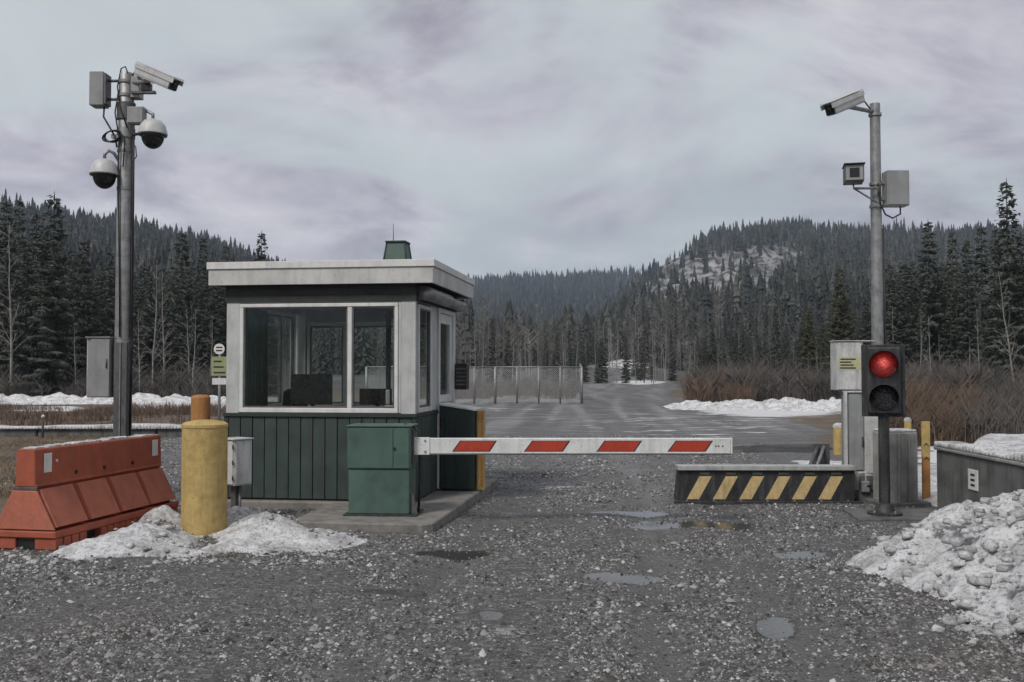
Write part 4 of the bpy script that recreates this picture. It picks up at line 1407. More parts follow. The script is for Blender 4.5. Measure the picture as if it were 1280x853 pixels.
a0, a1 = D(161, 156, LY - 0.15), D(182, 135, LY - 0.15)
box('case', (a0.x - PX, -0.22, a0.z), (a1.x - PX, -0.10, a1.z), 'grey_box', jb, 0.006)
box('cover', (a0.x - PX + 0.01, -0.231, a0.z + 0.01), (a1.x - PX - 0.01, -0.2205, a1.z - 0.01), 'grey_box', jb, 0.003)
tube('gland', [(a1.x - PX - 0.05, -0.16, a0.z), (a1.x - PX - 0.05, -0.16, a0.z - 0.06)], 0.016, 'black', jb, 8)


def dome_camera(c, w, label, group, pole_pt, hook=1.0):
    """c = centre of the rim; w = rim width"""
    c = Vector(c)
    t = thing('dome_camera', label, 'camera', c, 0, group)
    r_ = w / 2
    lathe('housing', [(r_ * 0.98, -0.012), (r_ * 1.04, 0.0), (r_ * 1.0, 0.035), (r_ * 0.88, r_ * 0.62), (r_ * 0.62, r_ * 0.95), (r_ * 0.25, r_ * 1.10), (0, r_ * 1.12)], 'cam_white', t, 28)
    lathe('rim_ring', [(r_ * 0.80, -0.02), (r_ * 1.0, -0.02), (r_ * 1.0, -0.0125), (r_ * 0.80, -0.0125)], 'black', t, 28)
    lathe('dome', [(r_ * 0.80 * math.cos(R(a)), -0.021 - r_ * 0.95 * math.sin(R(a))) for a in range(0, 91, 9)][:-1] + [(0, -0.021 - r_ * 0.95)], 'dome_smoke', t, 28)
    pp = Vector(pole_pt) - c
    tube('arm', [(0, 0, r_ * 1.08), (0, 0, r_ * 1.45 * hook), (pp.x * 0.3, pp.y * 0.3, r_ * 1.75 * hook), (pp.x * 0.65, pp.y * 0.65, r_ * 1.6 * hook), (pp.x, pp.y, r_ * 1.1 * hook)], 0.022, 'galv', t, 10)
    tube('support_bar', [(pp.x * 0.25, pp.y * 0.25, 0.03), (pp.x, pp.y, 0.02)], 0.02, 'galv_dark', t, 8)
    return t


dome_camera(D(191, 168, LY - 0.15), 0.36, 'white dome camera hanging on the right of the left pole', 'dome cameras on the left pole', (PX + 0.09, LY - 0.03, 0))
dome_camera(D(130.5, 218, LY - 0.12), 0.36, 'lower white dome camera hanging on the left of the left pole', 'dome cameras on the left pole', (PX - 0.08, LY - 0.03, 0))
# cable coil on the left of the pole
cc = D(141, 171, LY - 0.1)
coil = thing('cable_coil', 'coiled black cable tied to the left pole between its two dome cameras', 'cable', (cc.x, cc.y, cc.z))
for kx in range(3):
    pts = [(0.10 * math.cos(a) * (1 + 0.1 * kx), -0.02 * kx, 0.075 * math.sin(a + 0.2 * kx)) for a in np.linspace(0, 2 * math.pi, 20)]
    tube('loop', pts, 0.009, 'cable', coil, 6)
tube('tail', [(0.08, 0, 0.02), (0.14, 0, 0.08), (0.16, -0.02, -0.1), (0.15, -0.03, -0.4)], 0.009, 'cable', coil, 6)
box('bracket', (-0.02, -0.01, -0.02), (0.13, 0.05, 0.03), 'galv', coil, 0.004)

# right pole
RY = 13.2
rt, rb = D(1094, 130, RY), D(1097, 430, RY)
QX = rb.x
rp = thing('camera_pole', 'slimmer galvanised pole with a camera behind the traffic light on the right', 'pole', (QX, RY, 0))
rtop = rt.z
lathe('shaft', [(0.0, -0.1), (0.086, -0.1), (0.080, 1.0), (0.074, 3.0), (0.066, rtop), (0, rtop + 0.01)], 'galv', rp, 24)
for z in (2.0, 1.5, 3.85, 4.15, rtop - 0.15):
    strap(z, 0.076, rp)
tube('conduit', [(0.085, -0.03, 1.9), (0.09, -0.03, 2.4), (0.082, -0.03, 3.6)], 0.011, 'cable', rp, 6)
bullet_camera(D(1036, 138, RY - 0.5), D(1074, 122, RY - 0.15), 'white bullet camera pointing left at the top of the right pole', 'bullet cameras on the poles', 0.078, (QX - 0.02, RY - 0.02))
# boxy camera on bracket
bc0, bc1 = D(1056, 227, RY - 0.25), D(1079, 206, RY - 0.25)
ic = thing('box_camera', 'dark square faced camera on a strutted bracket left of the right pole', 'camera', (bc0.x, RY - 0.25, bc0.z), R(-14))
bw_, bh_ = bc1.x - bc0.x, bc1.z - bc0.z
box('case', (0, 0, 0), (bw_, 0.30, bh_), 'galv_dark', ic, 0.008)
box('hood', (-0.012, -0.05, bh_ + 0.0005), (bw_ + 0.012, 0.31, bh_ + 0.012), 'galv_dark', ic, 0.003)
box('face_frame', (0.012, -0.014, 0.012), (bw_ - 0.012, -0.0005, bh_ - 0.012), 'grey_box', ic, 0.003)
box('lens_window', (0.06, -0.020, 0.05), (bw_ - 0.06, -0.0145, bh_ - 0.05), 'dome_smoke', ic, 0.003)
tube('bracket', [(bw_ * 0.5, 0.15, -0.012), (bw_ * 0.5, 0.15, -0.07), (bw_ + 0.20, 0.23, -0.07)], 0.016, 'galv', ic, 8)
tube('strut', [(bw_ * 0.55, 0.16, -0.075), (bw_ + 0.18, 0.23, -0.26)], 0.012, 'galv', ic, 8)
jb = thing('junction_box', 'grey box high on the right side of the right pole with a looped cable', 'junction box', (QX, RY, 0))
a0, a1 = D(1107, 258, RY - 0.05), D(1134, 214, RY - 0.05)
box('case', (a0.x - QX, -0.12, a0.z), (a1.x - QX, 0.08, a1.z), 'grey_box', jb, 0.008)
box('door', (a0.x - QX + 0.012, -0.133, a0.z + 0.012), (a1.x - QX - 0.012, -0.1205, a1.z - 0.012), 'grey_box', jb, 0.003)
box('arm', (0.06, -0.03, a0.z + 0.30), (a0.x - QX, 0.03, a0.z + 0.35), 'galv', jb, 0.003)
box('arm', (0.06, -0.03, a0.z + 0.08), (a0.x - QX, 0.03, a0.z + 0.13), 'galv', jb, 0.003)
tube('cable', [(a1.x - QX - 0.09, -0.03, a0.z), (a1.x - QX - 0.09, -0.03, a0.z - 0.10), (0.20, -0.05, a0.z - 0.16), (0.10, -0.06, a0.z - 0.11), (0.03, -0.085, a0.z + 0.02), (0.0, -0.085, a0.z + 0.30)], 0.011, 'cable', jb, 8)
# cabinet with warning sticker on the right pole
a0, a1 = D(1045, 488, RY - 0.2), D(1077, 427, RY - 0.2)
pc = thing('pole_cabinet', 'pale grey cabinet with a yellow sticker on the right pole', 'cabinet', (QX, RY, 0))
box('case', (a0.x - QX, -0.25, a0.z), (a1.x - QX, 0.02, a1.z), 'light_box', pc, 0.006)
box('door', (a0.x - QX + 0.012, -0.264, a0.z + 0.012), (a1.x - QX - 0.03, -0.2505, a1.z - 0.012), 'light_box', pc, 0.003)
box('rain_hood', (a0.x - QX - 0.012, -0.28, a1.z + 0.0005), (a1.x - QX + 0.14, 0.03, a1.z + 0.012), 'light_box', pc, 0.002)
box('arm', (a1.x - QX + 0.0005, -0.10, a0.z + 0.1), (-0.03, -0.06, a0.z + 0.16), 'galv', pc, 0.002)
zm = (a0.z + a1.z) / 2 + 0.03
box('sticker', (a0.x - QX + 0.014, -0.2665, zm - 0.085), (a1.x - QX - 0.032, -0.2645, zm + 0.085), 'sticker', pc, 0)
for i in range(4):
    x0 = a0.x - QX + 0.03
    box('print_line', (x0 + 0.01 * (i % 2), -0.2685, zm - 0.068 + i * 0.038), (x0 + 0.21 - 0.03 * ((i * 7) % 3), -0.2667, zm - 0.050 + i * 0.038), 'ink', pc, 0)
# tall grey unit below it
a0, a1 = D(1056, 606, 12.75), D(1101, 491, 12.75)
tc = thing('control_cabinet', 'tall narrow grey steel cabinet behind the traffic light post', 'cabinet', (a0.x, 12.75, 0), R(-4))
ww = a1.x - a0.x
box('case', (0.05, 0.0, 0.14), (ww, 0.34, a1.z), 'grey_box', tc, 0.006)
box('door', (0.06, -0.014, 0.40), (ww * 0.50, -0.0005, a1.z - 0.02), 'grey_box', tc, 0.003)
box('door', (ww * 0.53, -0.014, 0.24), (ww - 0.012, -0.0005, a1.z - 0.02), 'light_box', tc, 0.003)
box('edge_angle', (0.0, -0.03, 0.10), (0.035, 0.04, a1.z + 0.012), 'light_box', tc, 0.002)
box('top_cover', (0.036, -0.03, a1.z + 0.0005), (ww + 0.02, 0.36, a1.z + 0.018), 'light_box', tc, 0.003)
prism('skirt', [(0.06, 0.139), (ww, 0.139), (ww, -0.02), (ww * 0.6, -0.02)], 0.02, 0.32, 'galv_dark', tc, 'xz')
tube('handle', [(ww * 0.47, -0.02, 0.70), (ww * 0.47, -0.04, 0.72), (ww * 0.47, -0.04, 0.80), (ww * 0.47, -0.02, 0.82)], 0.008, 'black', tc, 6)

# ------------------------------------------------------------------ traffic light
tp = G(1106, 643, 0.04)
tl = thing('traffic_light', 'two lamp traffic light showing red on a black post', 'traffic light', (tp.x, tp.y, 0.04), R(-19))
TY = tp.y
lathe('post', [(0.0, 0.0), (0.062, 0.0), (0.060, 1.2), (0.060, D(1106, 512, TY).z - 0.04)], 'black_paint', tl, 20)
lathe('base_flange', [(0.063, 0.0), (0.19, 0.0), (0.19, 0.022), (0.12, 0.035), (0.085, 0.12), (0.063, 0.13)], 'black_paint', tl, 24)
for a in range(4):
    x_, y_ = 0.155 * math.cos(R(45 + 90 * a)), 0.155 * math.sin(R(45 + 90 * a))
    lathe('anchor_bolt', [(0, 0.0225), (0.016, 0.0225), (0.016, 0.05), (0, 0.055)], 'galv', tl, 6, (x_, y_, 0))
z0, z1 = D(1104, 521, TY).z - 0.04, D(1104, 431, TY).z - 0.04
x0, x1 = (D(1077, 470, TY).x - tp.x) * 0.95, (D(1131, 470, TY).x - tp.x) * 0.95
box('backboard', (x0, -0.015, z0), (x1, 0.015, z1), 'black_paint', tl, 0.006)
head = box('head', (x0 + 0.06, -0.12, z0 + 0.03), (x1 - 0.05, -0.0155, z1 - 0.03), 'black_paint', tl, 0.02)
box('rear_case', (x0 + 0.08, 0.0155, z0 + 0.04), (x1 - 0.07, 0.16, z1 - 0.04), 'black_paint', tl, 0.02)
cx = (x0 + x1) / 2
for zc, mt in ((D(1104, 456, TY).z - 0.04, 'red_lamp'), (D(1104, 497, TY).z - 0.04, 'dark_lamp')):
    rl = 0.145
    bm = bmesh.new()
    rings = []
    for i in range(6):
        a = R(i * 15)
        rr = rl * math.cos(a) if i < 6 else 0
        rings.append([bm.verts.new((cx + rr * math.cos(2 * math.pi * j / 28), -0.126 - 0.05 * math.sin(a), zc + rr * math.sin(2 * math.pi * j / 28))) for j in range(28)])
    for a_, b_ in zip(rings[:-1], rings[1:]):
        for j in range(28):
            bm.faces.new((a_[j], a_[(j + 1) % 28], b_[(j + 1) % 28], b_[j]))
    bm.faces.new(rings[-1])
    bmesh.ops.recalc_face_normals(bm, faces=bm.faces)
    mesh_obj('lens', bm, mt, head, True, label='lit red lamp' if mt == 'red_lamp' else 'unlit lower lamp')
    # tunnel visor, open below
    bm = bmesh.new()
    arc = [R(a) for a in range(-20, 201, 10)]
    prev = None
    for a in arc:
        depth = 0.10 + 0.17 * max(0.0, math.sin(a) * 0.7 + 0.3)
        row = [bm.verts.new((cx + rr * math.cos(a), yv, zc + rr * math.sin(a))) for rr, yv in ((rl + 0.006, -0.121), (rl + 0.006, -0.121 - depth), (rl + 0.014, -0.121 - depth), (rl + 0.014, -0.121))]
        if prev:
            for q in range(4):
                bm.faces.new((prev[q], row[q], row[(q + 1) % 4], prev[(q + 1) % 4]))
        prev = row
    bmesh.ops.recalc_face_normals(bm, faces=bm.faces)
    mesh_obj('visor', bm, 'black_paint', head)
# pad beneath
pd = thing('concrete_pad', 'low dark concrete pad under the traffic light post', 'pad', (tp.x, tp.y, 0))
prism('pad', [(-0.42, -0.36), (0.75, -0.30), (0.70, 0.5), (-0.30, 0.55)], -0.05, 0.039, 'dark_concrete', pd, 'xy', 0.008)

# ------------------------------------------------------------------ concrete block, marker post, retaining wall
a0 = G(1112, 637, 0.0)
blk = thing('concrete_block', 'upright weathered concrete block right of the traffic light', 'concrete block', (a0.x + 0.06, a0.y + 0.20, 0), R(10))
bz = D(1130, 541, a0.y + 0.15).z
box('body', (0.0, 0.0, -0.04), (0.41, 0.36, bz), 'concrete', blk, 0.018)
box('snow_cap', (0.01, 0.01, bz + 0.0005), (0.40, 0.35, bz + 0.03), 'snow', blk, 0.012)
box('rib', (0.13, -0.022, -0.03), (0.16, -0.0005, bz - 0.02), 'concrete', blk, 0.006)
box('rib', (0.27, -0.022, -0.03), (0.29, -0.0005, bz - 0.02), 'concrete', blk, 0.006)
box('footing', (-0.08, -0.10, -0.04), (0.52, 0.42, 0.06), 'dark_concrete', blk, 0.012)
a0 = G(1158, 628, 0.0)
mp = thing('marker_post', 'flat yellow and orange marker post beside the concrete block', 'marker post', (a0.x, a0.y, 0), R(6))
mz = D(1158, 527, a0.y).z
box('lower_board', (-0.052, -0.014, -0.04), (0.052, 0.014, mz * 0.55), 'orange_post', mp, 0.004)
box('upper_board', (-0.054, -0.016, mz * 0.55 + 0.0005), (0.054, 0.016, mz), 'yellow', mp, 0.004)
for i in range(2):
    z_ = mz * (0.70 - 0.17 * i)
    prism('mark', [(-0.03, z_ - 0.012), (0.0, z_ + 0.02), (0.03, z_ - 0.012), (0.03, z_ + 0.006), (0.0, z_ + 0.04), (-0.03, z_ + 0.006)], -0.0185, -0.0165, 'ink', mp, 'xz')
# retaining wall
w0 = Vector((4.99, 11.75, 0))
w1 = Vector((4.78, 3.2, 0))
wdir = (w1 - w0).normalized()
wl_ = (w1 - w0).length
rw = thing('retaining_wall', 'low stained concrete retaining wall running under the snow on the right', 'wall', w0, math.atan2(wdir.y, wdir.x))
nseg = 3
for i in range(nseg):
    sl_ = wl_ / nseg
    box('wall_block', (i * sl_ + 0.005, 0.0, -0.08), ((i + 1) * sl_ - 0.005, 0.30, 0.735), 'dark_concrete', rw, 0.012)
box('coping_edge', (-0.02, -0.025, 0.7355), (wl_, 0.31, 0.775), 'concrete', rw, 0.010)
bm = bmesh.new()
for i in range(110):
    x_ = i * 0.078 + 0.02
    h_ = 0.035 + 0.05 * max(0, 0.4 + mnoise.noise((i * 0.21, 9.1, 0)))
    wv = 0.02 * mnoise.noise((i * 0.33, 1.1, 4))
    add_box(bm, (x_, 0.13 + wv, 0.776 + h_ / 2), (0.082, 0.30 + wv, h_), 0.012)
mesh_obj('snow_cover', bm, 'snow', rw, True)
pl = D(1218, 600, 10.75)
tw = (rw.matrix_basis.inverted() if False else (Matrix.Translation(w0) @ Matrix.Rotation(math.atan2(wdir.y, wdir.x), 4, 'Z')).inverted()) @ Vector((4.97, 10.75, pl.z))
box('plate', (tw.x - 0.12, -0.010, pl.z - 0.11), (tw.x + 0.12, -0.0005, pl.z + 0.11), 'label', rw, 0.002)
for i in range(3):
    box('plate_mark', (tw.x - 0.05, -0.0125, pl.z - 0.07 + i * 0.055), (tw.x + 0.05, -0.0105, pl.z - 0.045 + i * 0.055), 'ink', rw, 0)

# ------------------------------------------------------------------ wedge barrier
a0, a1 = G(848, 629, 0), G(1068, 629, 0)
wg = thing('wedge_barrier', 'raised black steel wedge barrier with yellow diagonal stripes', 'wedge barrier', (a0.x, a0.y, 0), R(-0.5))
WL = a1.x - a0.x
WH = D(900, 582, a0.y).z
box('front_plate', (0.0, 0.0, 0.0), (WL, 0.05, WH - 0.062), 'black_paint', wg, 0.004)
box('top_lip', (-0.012, -0.045, WH - 0.06), (WL + 0.012, 0.16, WH), 'steel_lip', wg, 0.006)
sp_ = prism('side_plate', [(0.051, 0.0), (0.42, 0.0), (0.161, WH - 0.065), (0.051, WH - 0.065)], 0, 0.02, 'black_paint', wg)
sp_.rotation_euler = (0, 0, R(90))
sp_.location = (0.022, 0, 0)
c_ = sp_.copy()
COL.objects.link(c_)
c_.location = (WL, 0, 0)
bm = bmesh.new()
vv = [bm.verts.new(p) for p in ((0.03, 0.162, WH - 0.012), (WL - 0.03, 0.162, WH - 0.012), (WL - 0.03, 0.45, 0.012), (0.03, 0.45, 0.012))]
bm.faces.new(vv)
bmesh.ops.solidify(bm, geom=list(bm.faces), thickness=0.012)
mesh_obj('ramp_plate', bm, 'galv_dark', wg)
box('base_frame', (-0.06, -0.10, -0.02), (WL + 0.08, -0.012, 0.03), 'black_paint', wg, 0.004)
m_px = WL / 220.0
for i in range(6):
    xb = (858.3 + 32.8 * i - 848) * m_px
    xt = (874.5 + 32.8 * i - 848) * m_px
    prism('stripe', [(xb, 0.048), (xb + 0.155, 0.048), (xt + 0.153, WH - 0.135), (xt, WH - 0.135)], -0.0035, -0.0005, 'yellow_stripe', wg, 'xz')
    box('lifting_eye', (xt + 0.0, -0.012, WH - 0.115), (xt + 0.13, -0.0005, WH - 0.085), 'galv_dark', wg, 0.002)
tube('hinge_arm', [(WL - 0.45, 0.55, 0.30), (WL - 0.10, 1.2, 0.62)], 0.028, 'galv_dark', wg, 8)
tube('hinge_arm', [(WL - 0.36, 0.52, 0.30), (WL - 0.02, 1.2, 0.62)], 0.022, 'galv', wg, 8)
box('arm_mount', (WL - 0.15, 1.19, 0.0), (WL + 0.06, 1.28, 0.66), 'galv_dark', wg, 0.004)
for i in range(7):
    lathe('bolt_head', [(0, 0.0305), (0.016, 0.0305), (0.016, 0.045), (0, 0.048)], 'galv', wg, 6, (0.1 + i * WL / 6.6, -0.055, 0))
lump = thing('hydraulic_unit', 'snow dusted valve block at the right end of the wedge barrier', 'valve block', (a1.x + 0.10, a0.y + 0.15, 0), R(-10))
box('body', (0.0, 0.0, -0.01), (0.20, 0.26, 0.34), 'galv_dark', lump, 0.015)
box('manifold', (0.03, -0.05, 0.12), (0.14, -0.0005, 0.26), 'galv', lump, 0.01)
tube('hose', [(0.10, -0.03, 0.20), (0.20, -0.10, 0.22), (0.28, -0.06, 0.10), (0.33, 0.05, 0.02)], 0.018, 'cable', lump, 8)
bm = bmesh.new()
add_box(bm, (0.10, 0.13, 0.362), (0.21, 0.26, 0.042), 0.015)
mesh_obj('snow_cap', bm, 'snow', lump, True)

# ------------------------------------------------------------------ left background: snowy low wall, sign
lw = thing('low_wall', 'long low snow topped concrete kerb wall crossing the left background', 'wall', (-24, 25.0, 0), R(1.0))
for i in range(6):
    box('wall_block', (i * 3.0 + 0.02, 0, -0.1), (i * 3.0 + 2.98, 0.28, 0.20), 'dark_concrete', lw, 0.02)
bm = bmesh.new()
for i in range(220):
    x_ = i * 0.082
    h_ = 0.07 + 0.14 * max(0, 0.25 + mnoise.noise((i * 0.06, 2.1, 0)))
    add_box(bm, (x_, 0.12, 0.2005 + h_ / 2), (0.09, 0.40, h_), 0.02)
mesh_obj('snow_cover', bm, 'snow', lw, True)
for px_ in (56,):
    q = D(px_, 530, 24.8)
    st = thing('marker_stake', 'thin dark stake standing at the snow topped kerb wall on the left', 'stake', (q.x, 24.7, 0))
    tube('shaft', [(0, 0, -0.05), (0, 0, 0.52)], 0.03, 'bark', st, 6)
    lathe('snow_cap', [(0.04, 0.5205), (0.045, 0.56), (0, 0.60)], 'snow', st, 8)
sg = D(274, 456, 22)
sgn = thing('road_sign', 'yellow green sign with a round sign above it left of the booth', 'sign', (sg.x, 22, 0))
tube('post', [(0, 0.03, -0.1), (0, 0.03, D(274, 430, 22).z)], 0.03, 'galv', sgn, 8)
box('panel', (-0.17, -0.012, D(0, 470, 22).z), (0.20, -0.0005, D(0, 446, 22).z), 'sign_green', sgn, 0.002)
box('panel', (-0.15, -0.010, D(0, 481, 22).z), (0.16, -0.0005, D(0, 473, 22).z), 'label', sgn, 0.002)
bm = bmesh.new()
bmesh.ops.create_cone(bm, cap_ends=True, segments=24, radius1=0.12, radius2=0.12, depth=0.012, matrix=Matrix.Translation((0, -0.008, D(0, 436.5, 22).z)) @ Matrix.Rotation(R(90), 4, 'X'))
mesh_obj('round_sign', bm, 'label', sgn)
for i in range(3):
    zq = D(0, 466 - i * 7, 22).z
    box('print_line', (-0.12, -0.0145, zq - 0.018), (0.14 - 0.04 * i, -0.0125, zq + 0.018), 'ink', sgn, 0)
bm = bmesh.new()
for i in range(2):
    add_box(bm, (0, -0.0155, D(0, 438.5 - i * 4, 22).z), (0.14, 0.002, 0.03))
mesh_obj('print_line', bm, 'ink', sgn)


# ------------------------------------------------------------------ chain-link fence
def fence(name, pts, hgt, label):
    f = thing(name, label, 'fence', (0, 0, 0))
    bm = bmesh.new()
    for p, q in zip(pts[:-1], pts[1:]):
        p, q = Vector(p), Vector(q)
        L_ = (q - p).length
        d = (q - p) / L_
        st_ = 0.115
        n = int((L_ + hgt) / st_)
        nrm = Vector((-d.y, d.x, 0))
        for i in range(n):
            for sgn_ in (1, -1):
                s0, s1 = i * st_ - hgt, i * st_
                za, zb_ = 0.03, hgt
                a_, b_ = max(s0, 0.0), min(s1, L_)
                if b_ - a_ < 0.02:
                    continue
                t0, t1 = (a_ - s0) / hgt, (b_ - s0) / hgt
                if sgn_ < 0:
                    t0, t1 = 1 - t0, 1 - t1
                P0 = p + d * a_ + Vector((0, 0, za + (zb_ - za) * t0))
                P1 = p + d * b_ + Vector((0, 0, za + (zb_ - za) * t1))
                w_ = Vector((0, 0, 0.0055))
                vv = [bm.verts.new(P0 - w_), bm.verts.new(P1 - w_), bm.verts.new(P1 + w_ + nrm * 0.004), bm.verts.new(P0 + w_ + nrm * 0.004)]
                bm.faces.new(vv)
    mesh_obj('chain_link_mesh', bm, 'fence_wire', f)
    for p, q in zip(pts[:-1], pts[1:]):
        tube('top_rail', [Vector(p) + Vector((0, 0, hgt)), Vector(q) + Vector((0, 0, hgt))], 0.034, 'galv', f, 8)
        n = max(1, round((Vector(q) - Vector(p)).length / 1.13))
        for i in range(n):
            s_ = Vector(p).lerp(Vector(q), i / n)
            tube('post', [s_ - Vector((0, 0, 0.2)), s_ + Vector((0, 0, hgt + 0.02))], 0.045 if i else 0.065, 'galv', f, 8)
    s_ = Vector(pts[-1])
    tube('post', [s_ - Vector((0, 0, 0.2)), s_ + Vector((0, 0, hgt + 0.08))], 0.07, 'galv_dark', f, 8)
    return f


e0 = G(560, 505, 0)
e1 = G(619, 505, 0)
e2 = G(728, 505, 0)
fence('chain_link_fence', [(e0.x - 4, e0.y - 1.5, 0.05), (e1.x, e1.y, 0.05), (e2.x, e2.y + 0.5, 0.05), (e2.x + 1.0, e2.y + 16, 0.3)], 1.85, 'grey chain link fence behind the yard right of the guard booth')


# ------------------------------------------------------------------ trees
def build_spruce(seed, H, RC, droop=0.35, gap=0.0, zlow=0.05):
    rg = random.Random(seed)
    V, F = [], []

    def tri(a, b, c):
        n = len(V)
        V.extend((a, b, c))
        F.append((n, n + 1, n + 2))
    z = H * zlow
    while z < H * 0.992:
        t = z / H
        prof = (1 - t) ** 0.85 * (0.55 + 0.45 * min(1, t / 0.12))
        nb = rg.choice((4, 5, 5, 6)) if t < 0.9 else 4
        a0_ = rg.random() * 6.283
        for b_ in range(nb):
            if rg.random() < gap:
                continue
            a = a0_ + b_ * 6.283 / nb + rg.uniform(-0.35, 0.35)
            L_ = RC * prof * rg.uniform(0.62, 1.18) + 0.10
            up = 0.42 * t - droop * (1 - t) + rg.uniform(-0.08, 0.08)
            ca, sa = math.cos(a), math.sin(a)
            z_b = min(H * 0.985, max(H * zlow, z + rg.uniform(-0.16, 0.16)))
            side = Vector((-sa, ca, 0))
            nn_ = max(2, int(L_ / 0.17))
            pprev = Vector((0, 0, z_b))
            for i in range(1, nn_ + 1):
                s = i / nn_
                rr = L_ * s
                zz_ = z_b + up * rr + 0.22 * L_ * s * s * (0.6 if t < 0.8 else 0.2)
                p = Vector((ca * rr, sa * rr, zz_))
                fw = (p - pprev)
                # spine sliver
                w_ = 0.045
                tri(pprev + side * w_, pprev - side * w_, p)
                tl_ = (0.20 + 0.34 * L_ * (1 - s * 0.75)) * rg.uniform(0.7, 1.2)
                tl_ = min(tl_, 0.62)
                for sg_ in (1, -1):
                    if rg.random() < 0.10:
                        continue
                    dirn = (side * sg_ * 0.8 + Vector((ca, sa, 0)) * 0.65).normalized()
                    e = p + dirn * tl_ + Vector((0, 0, -rg.uniform(0.02, 0.30) * tl_))
                    wd = rg.uniform(0.05, 0.085)
                    tri(p + Vector((0, 0, wd)) - fw * 0.3, p - Vector((0, 0, wd)) + fw * 0.4, e)
                    if tl_ > 0.25:
                        e2_ = p + dirn * tl_ * 0.55 + Vector((rg.uniform(-.05, .05), rg.uniform(-.05, .05), -rg.uniform(0.12, 0.26)))
                        tri(p + dirn * tl_ * 0.15, p + dirn * tl_ * 0.75, e2_)
                pprev = p
        z += rg.uniform(0.17, 0.30) * (1.0 if t < 0.75 else 0.8)
    n = len(V)
    for a in range(3):
        ca, sa = math.cos(a * 2.1), math.sin(a * 2.1)
        tri(Vector((ca * 0.05, sa * 0.05, H * 0.97)), Vector((-ca * 0.05, -sa * 0.05, H * 0.97)), Vector((0, 0, H * 1.02)))
    me = bpy.data.meshes.new('crown')
    me.from_pydata([tuple(v) for v in V], [], F)
    bm = bmesh.new()
    r0_ = 0.011 * H
    add_tube(bm, [(0, 0, -0.6), (0, 0, H * 0.3), (0.02, 0.01, H * 0.7), (0, 0, H * 0.99)], [r0_ * 1.15, r0_ * 0.8, r0_ * 0.4, 0.01], 7)
    mt = bpy.data.meshes.new('trunk')
    bm.to_mesh(mt)
    bm.free()
    mt.materials.append(M['bark'])
    return me, mt


SP_H = 10.0
spruces = []
for i, (rc, dr_, gp, zl) in enumerate(((1.35, 0.42, 0.05, 0.04), (1.05, 0.50, 0.14, 0.08), (1.65, 0.35, 0.04, 0.03), (0.85, 0.55, 0.20, 0.12), (1.25, 0.45, 0.10, 0.05))):
    cr, tr = build_spruce(100 + i, SP_H, rc, dr_, gp, zl)
    cr.materials.append(M['needles'])
    spruces.append((cr, tr))
cr, tr = build_spruce(140, SP_H, 2.1, 0.25, 0.03, 0.03)
cr.materials.append(M['needles_olive'])
spruces.append((cr, tr))


def spruce(x, y, h, kind, label, group):
    t = thing('spruce_tree', label, 'tree', (x, y, ground_z(x, y) - 0.1), random.random() * 6.283, group)
    s = h / SP_H
    t.scale = (s * random.uniform(0.85, 1.15),) * 2 + (s,)
    cr_, tr_ = spruces[kind]
    link(bpy.data.objects.new('trunk', tr_), t)
    link(bpy.data.objects.new('crown', cr_), t)
    return t


def top_spruce(px_, py_, Y_, kind, label, group):
    p = D(px_, py_, Y_)
    gz = ground_z(p.x, p.y)
    return spruce(p.x, p.y, p.z - gz + 0.1, kind, label, group)


top_spruce(68, 243, 58, 2, 'broad tall spruce left of the left camera pole, its tip above the ridge', 'tall spruces of the left forest')
for (px_, py_, Y_, kd, lb) in ((8, 252, 66, 1, 'leftmost spruce tip at the left picture edge'), (24, 250, 70, 3, 'second spruce tip from the left picture edge'), (46, 266, 64, 1, 'thin spruce tip just left of the broad tall spruce'),
                               (106, 300, 62, 0, 'dark spruce between the broad tall spruce and the left pole'), (228, 290, 74, 0, 'pointed spruce tip midway between the left pole and the booth'),
                               (254, 297, 76, 3, 'thin spruce tip just left of the booth roof corner'), (327, 291, 70, 0, 'spruce tip rising behind the left half of the booth roof'), (283, 307, 78, 1, 'low spruce tip over the left end of the booth roof')):
    top_spruce(px_, py_, Y_, kd, lb, 'tall spruces of the left forest')
for (px_, py_, Y_, kd, lb) in ((1258, 227, 58, 0, 'tallest spruce near the right picture edge'), (1160, 277, 66, 1, 'tall pointed spruce right of the traffic light'), (1190, 290, 68, 3, 'spruce tip midway between the traffic light and the right edge'),
                               (1227, 283, 72, 1, 'spruce tip just left of the tallest right spruce'), (1243, 290, 64, 3, 'slim spruce directly beside the tallest right spruce'), (1276, 292, 60, 2, 'spruce cut by the right picture edge'),
                               (1208, 300, 63, 0, 'dark full spruce in the middle of the right forest'), (1130, 330, 70, 0, 'spruce just right of the right camera pole'),
                               (1050, 335, 74, 5, 'broad olive green spruce left of the right camera pole'), (1010, 388, 78, 5, 'small olive spruce left of the broad olive spruce'), (970, 383, 82, 1, 'slim dark spruce below the rocky hill'),
                               (890, 408, 92, 1, 'slim dark spruce by the road bend under the rocky hill')):
    top_spruce(px_, py_, Y_, kd, lb, 'tall spruces of the right forest')


def fill_spruces(n, u0, u1, r0, r1, tops, label, group, hmin=4.0, hmax=12.5):
    done = 0
    tries = 0
    while done < n and tries < n * 30:
        tries += 1
        u = random.uniform(u0, u1)
        Y_ = r0 + (r1 - r0) * random.random() ** 1.2
        x = (u - 640) / FPX * Y_
        cap_y = np.interp(u, *zip(*tops)) + abs(random.gauss(0, 26)) + 2
        gz = ground_z(x, Y_)
        h = D(u, cap_y, Y_).z - gz
        if h < hmin:
            continue
        h = min(h, hmax)
        spruce(x, Y_, h, random.choice((0, 0, 1, 1, 2, 3, 3, 4, 4)), label, group)
        done += 1


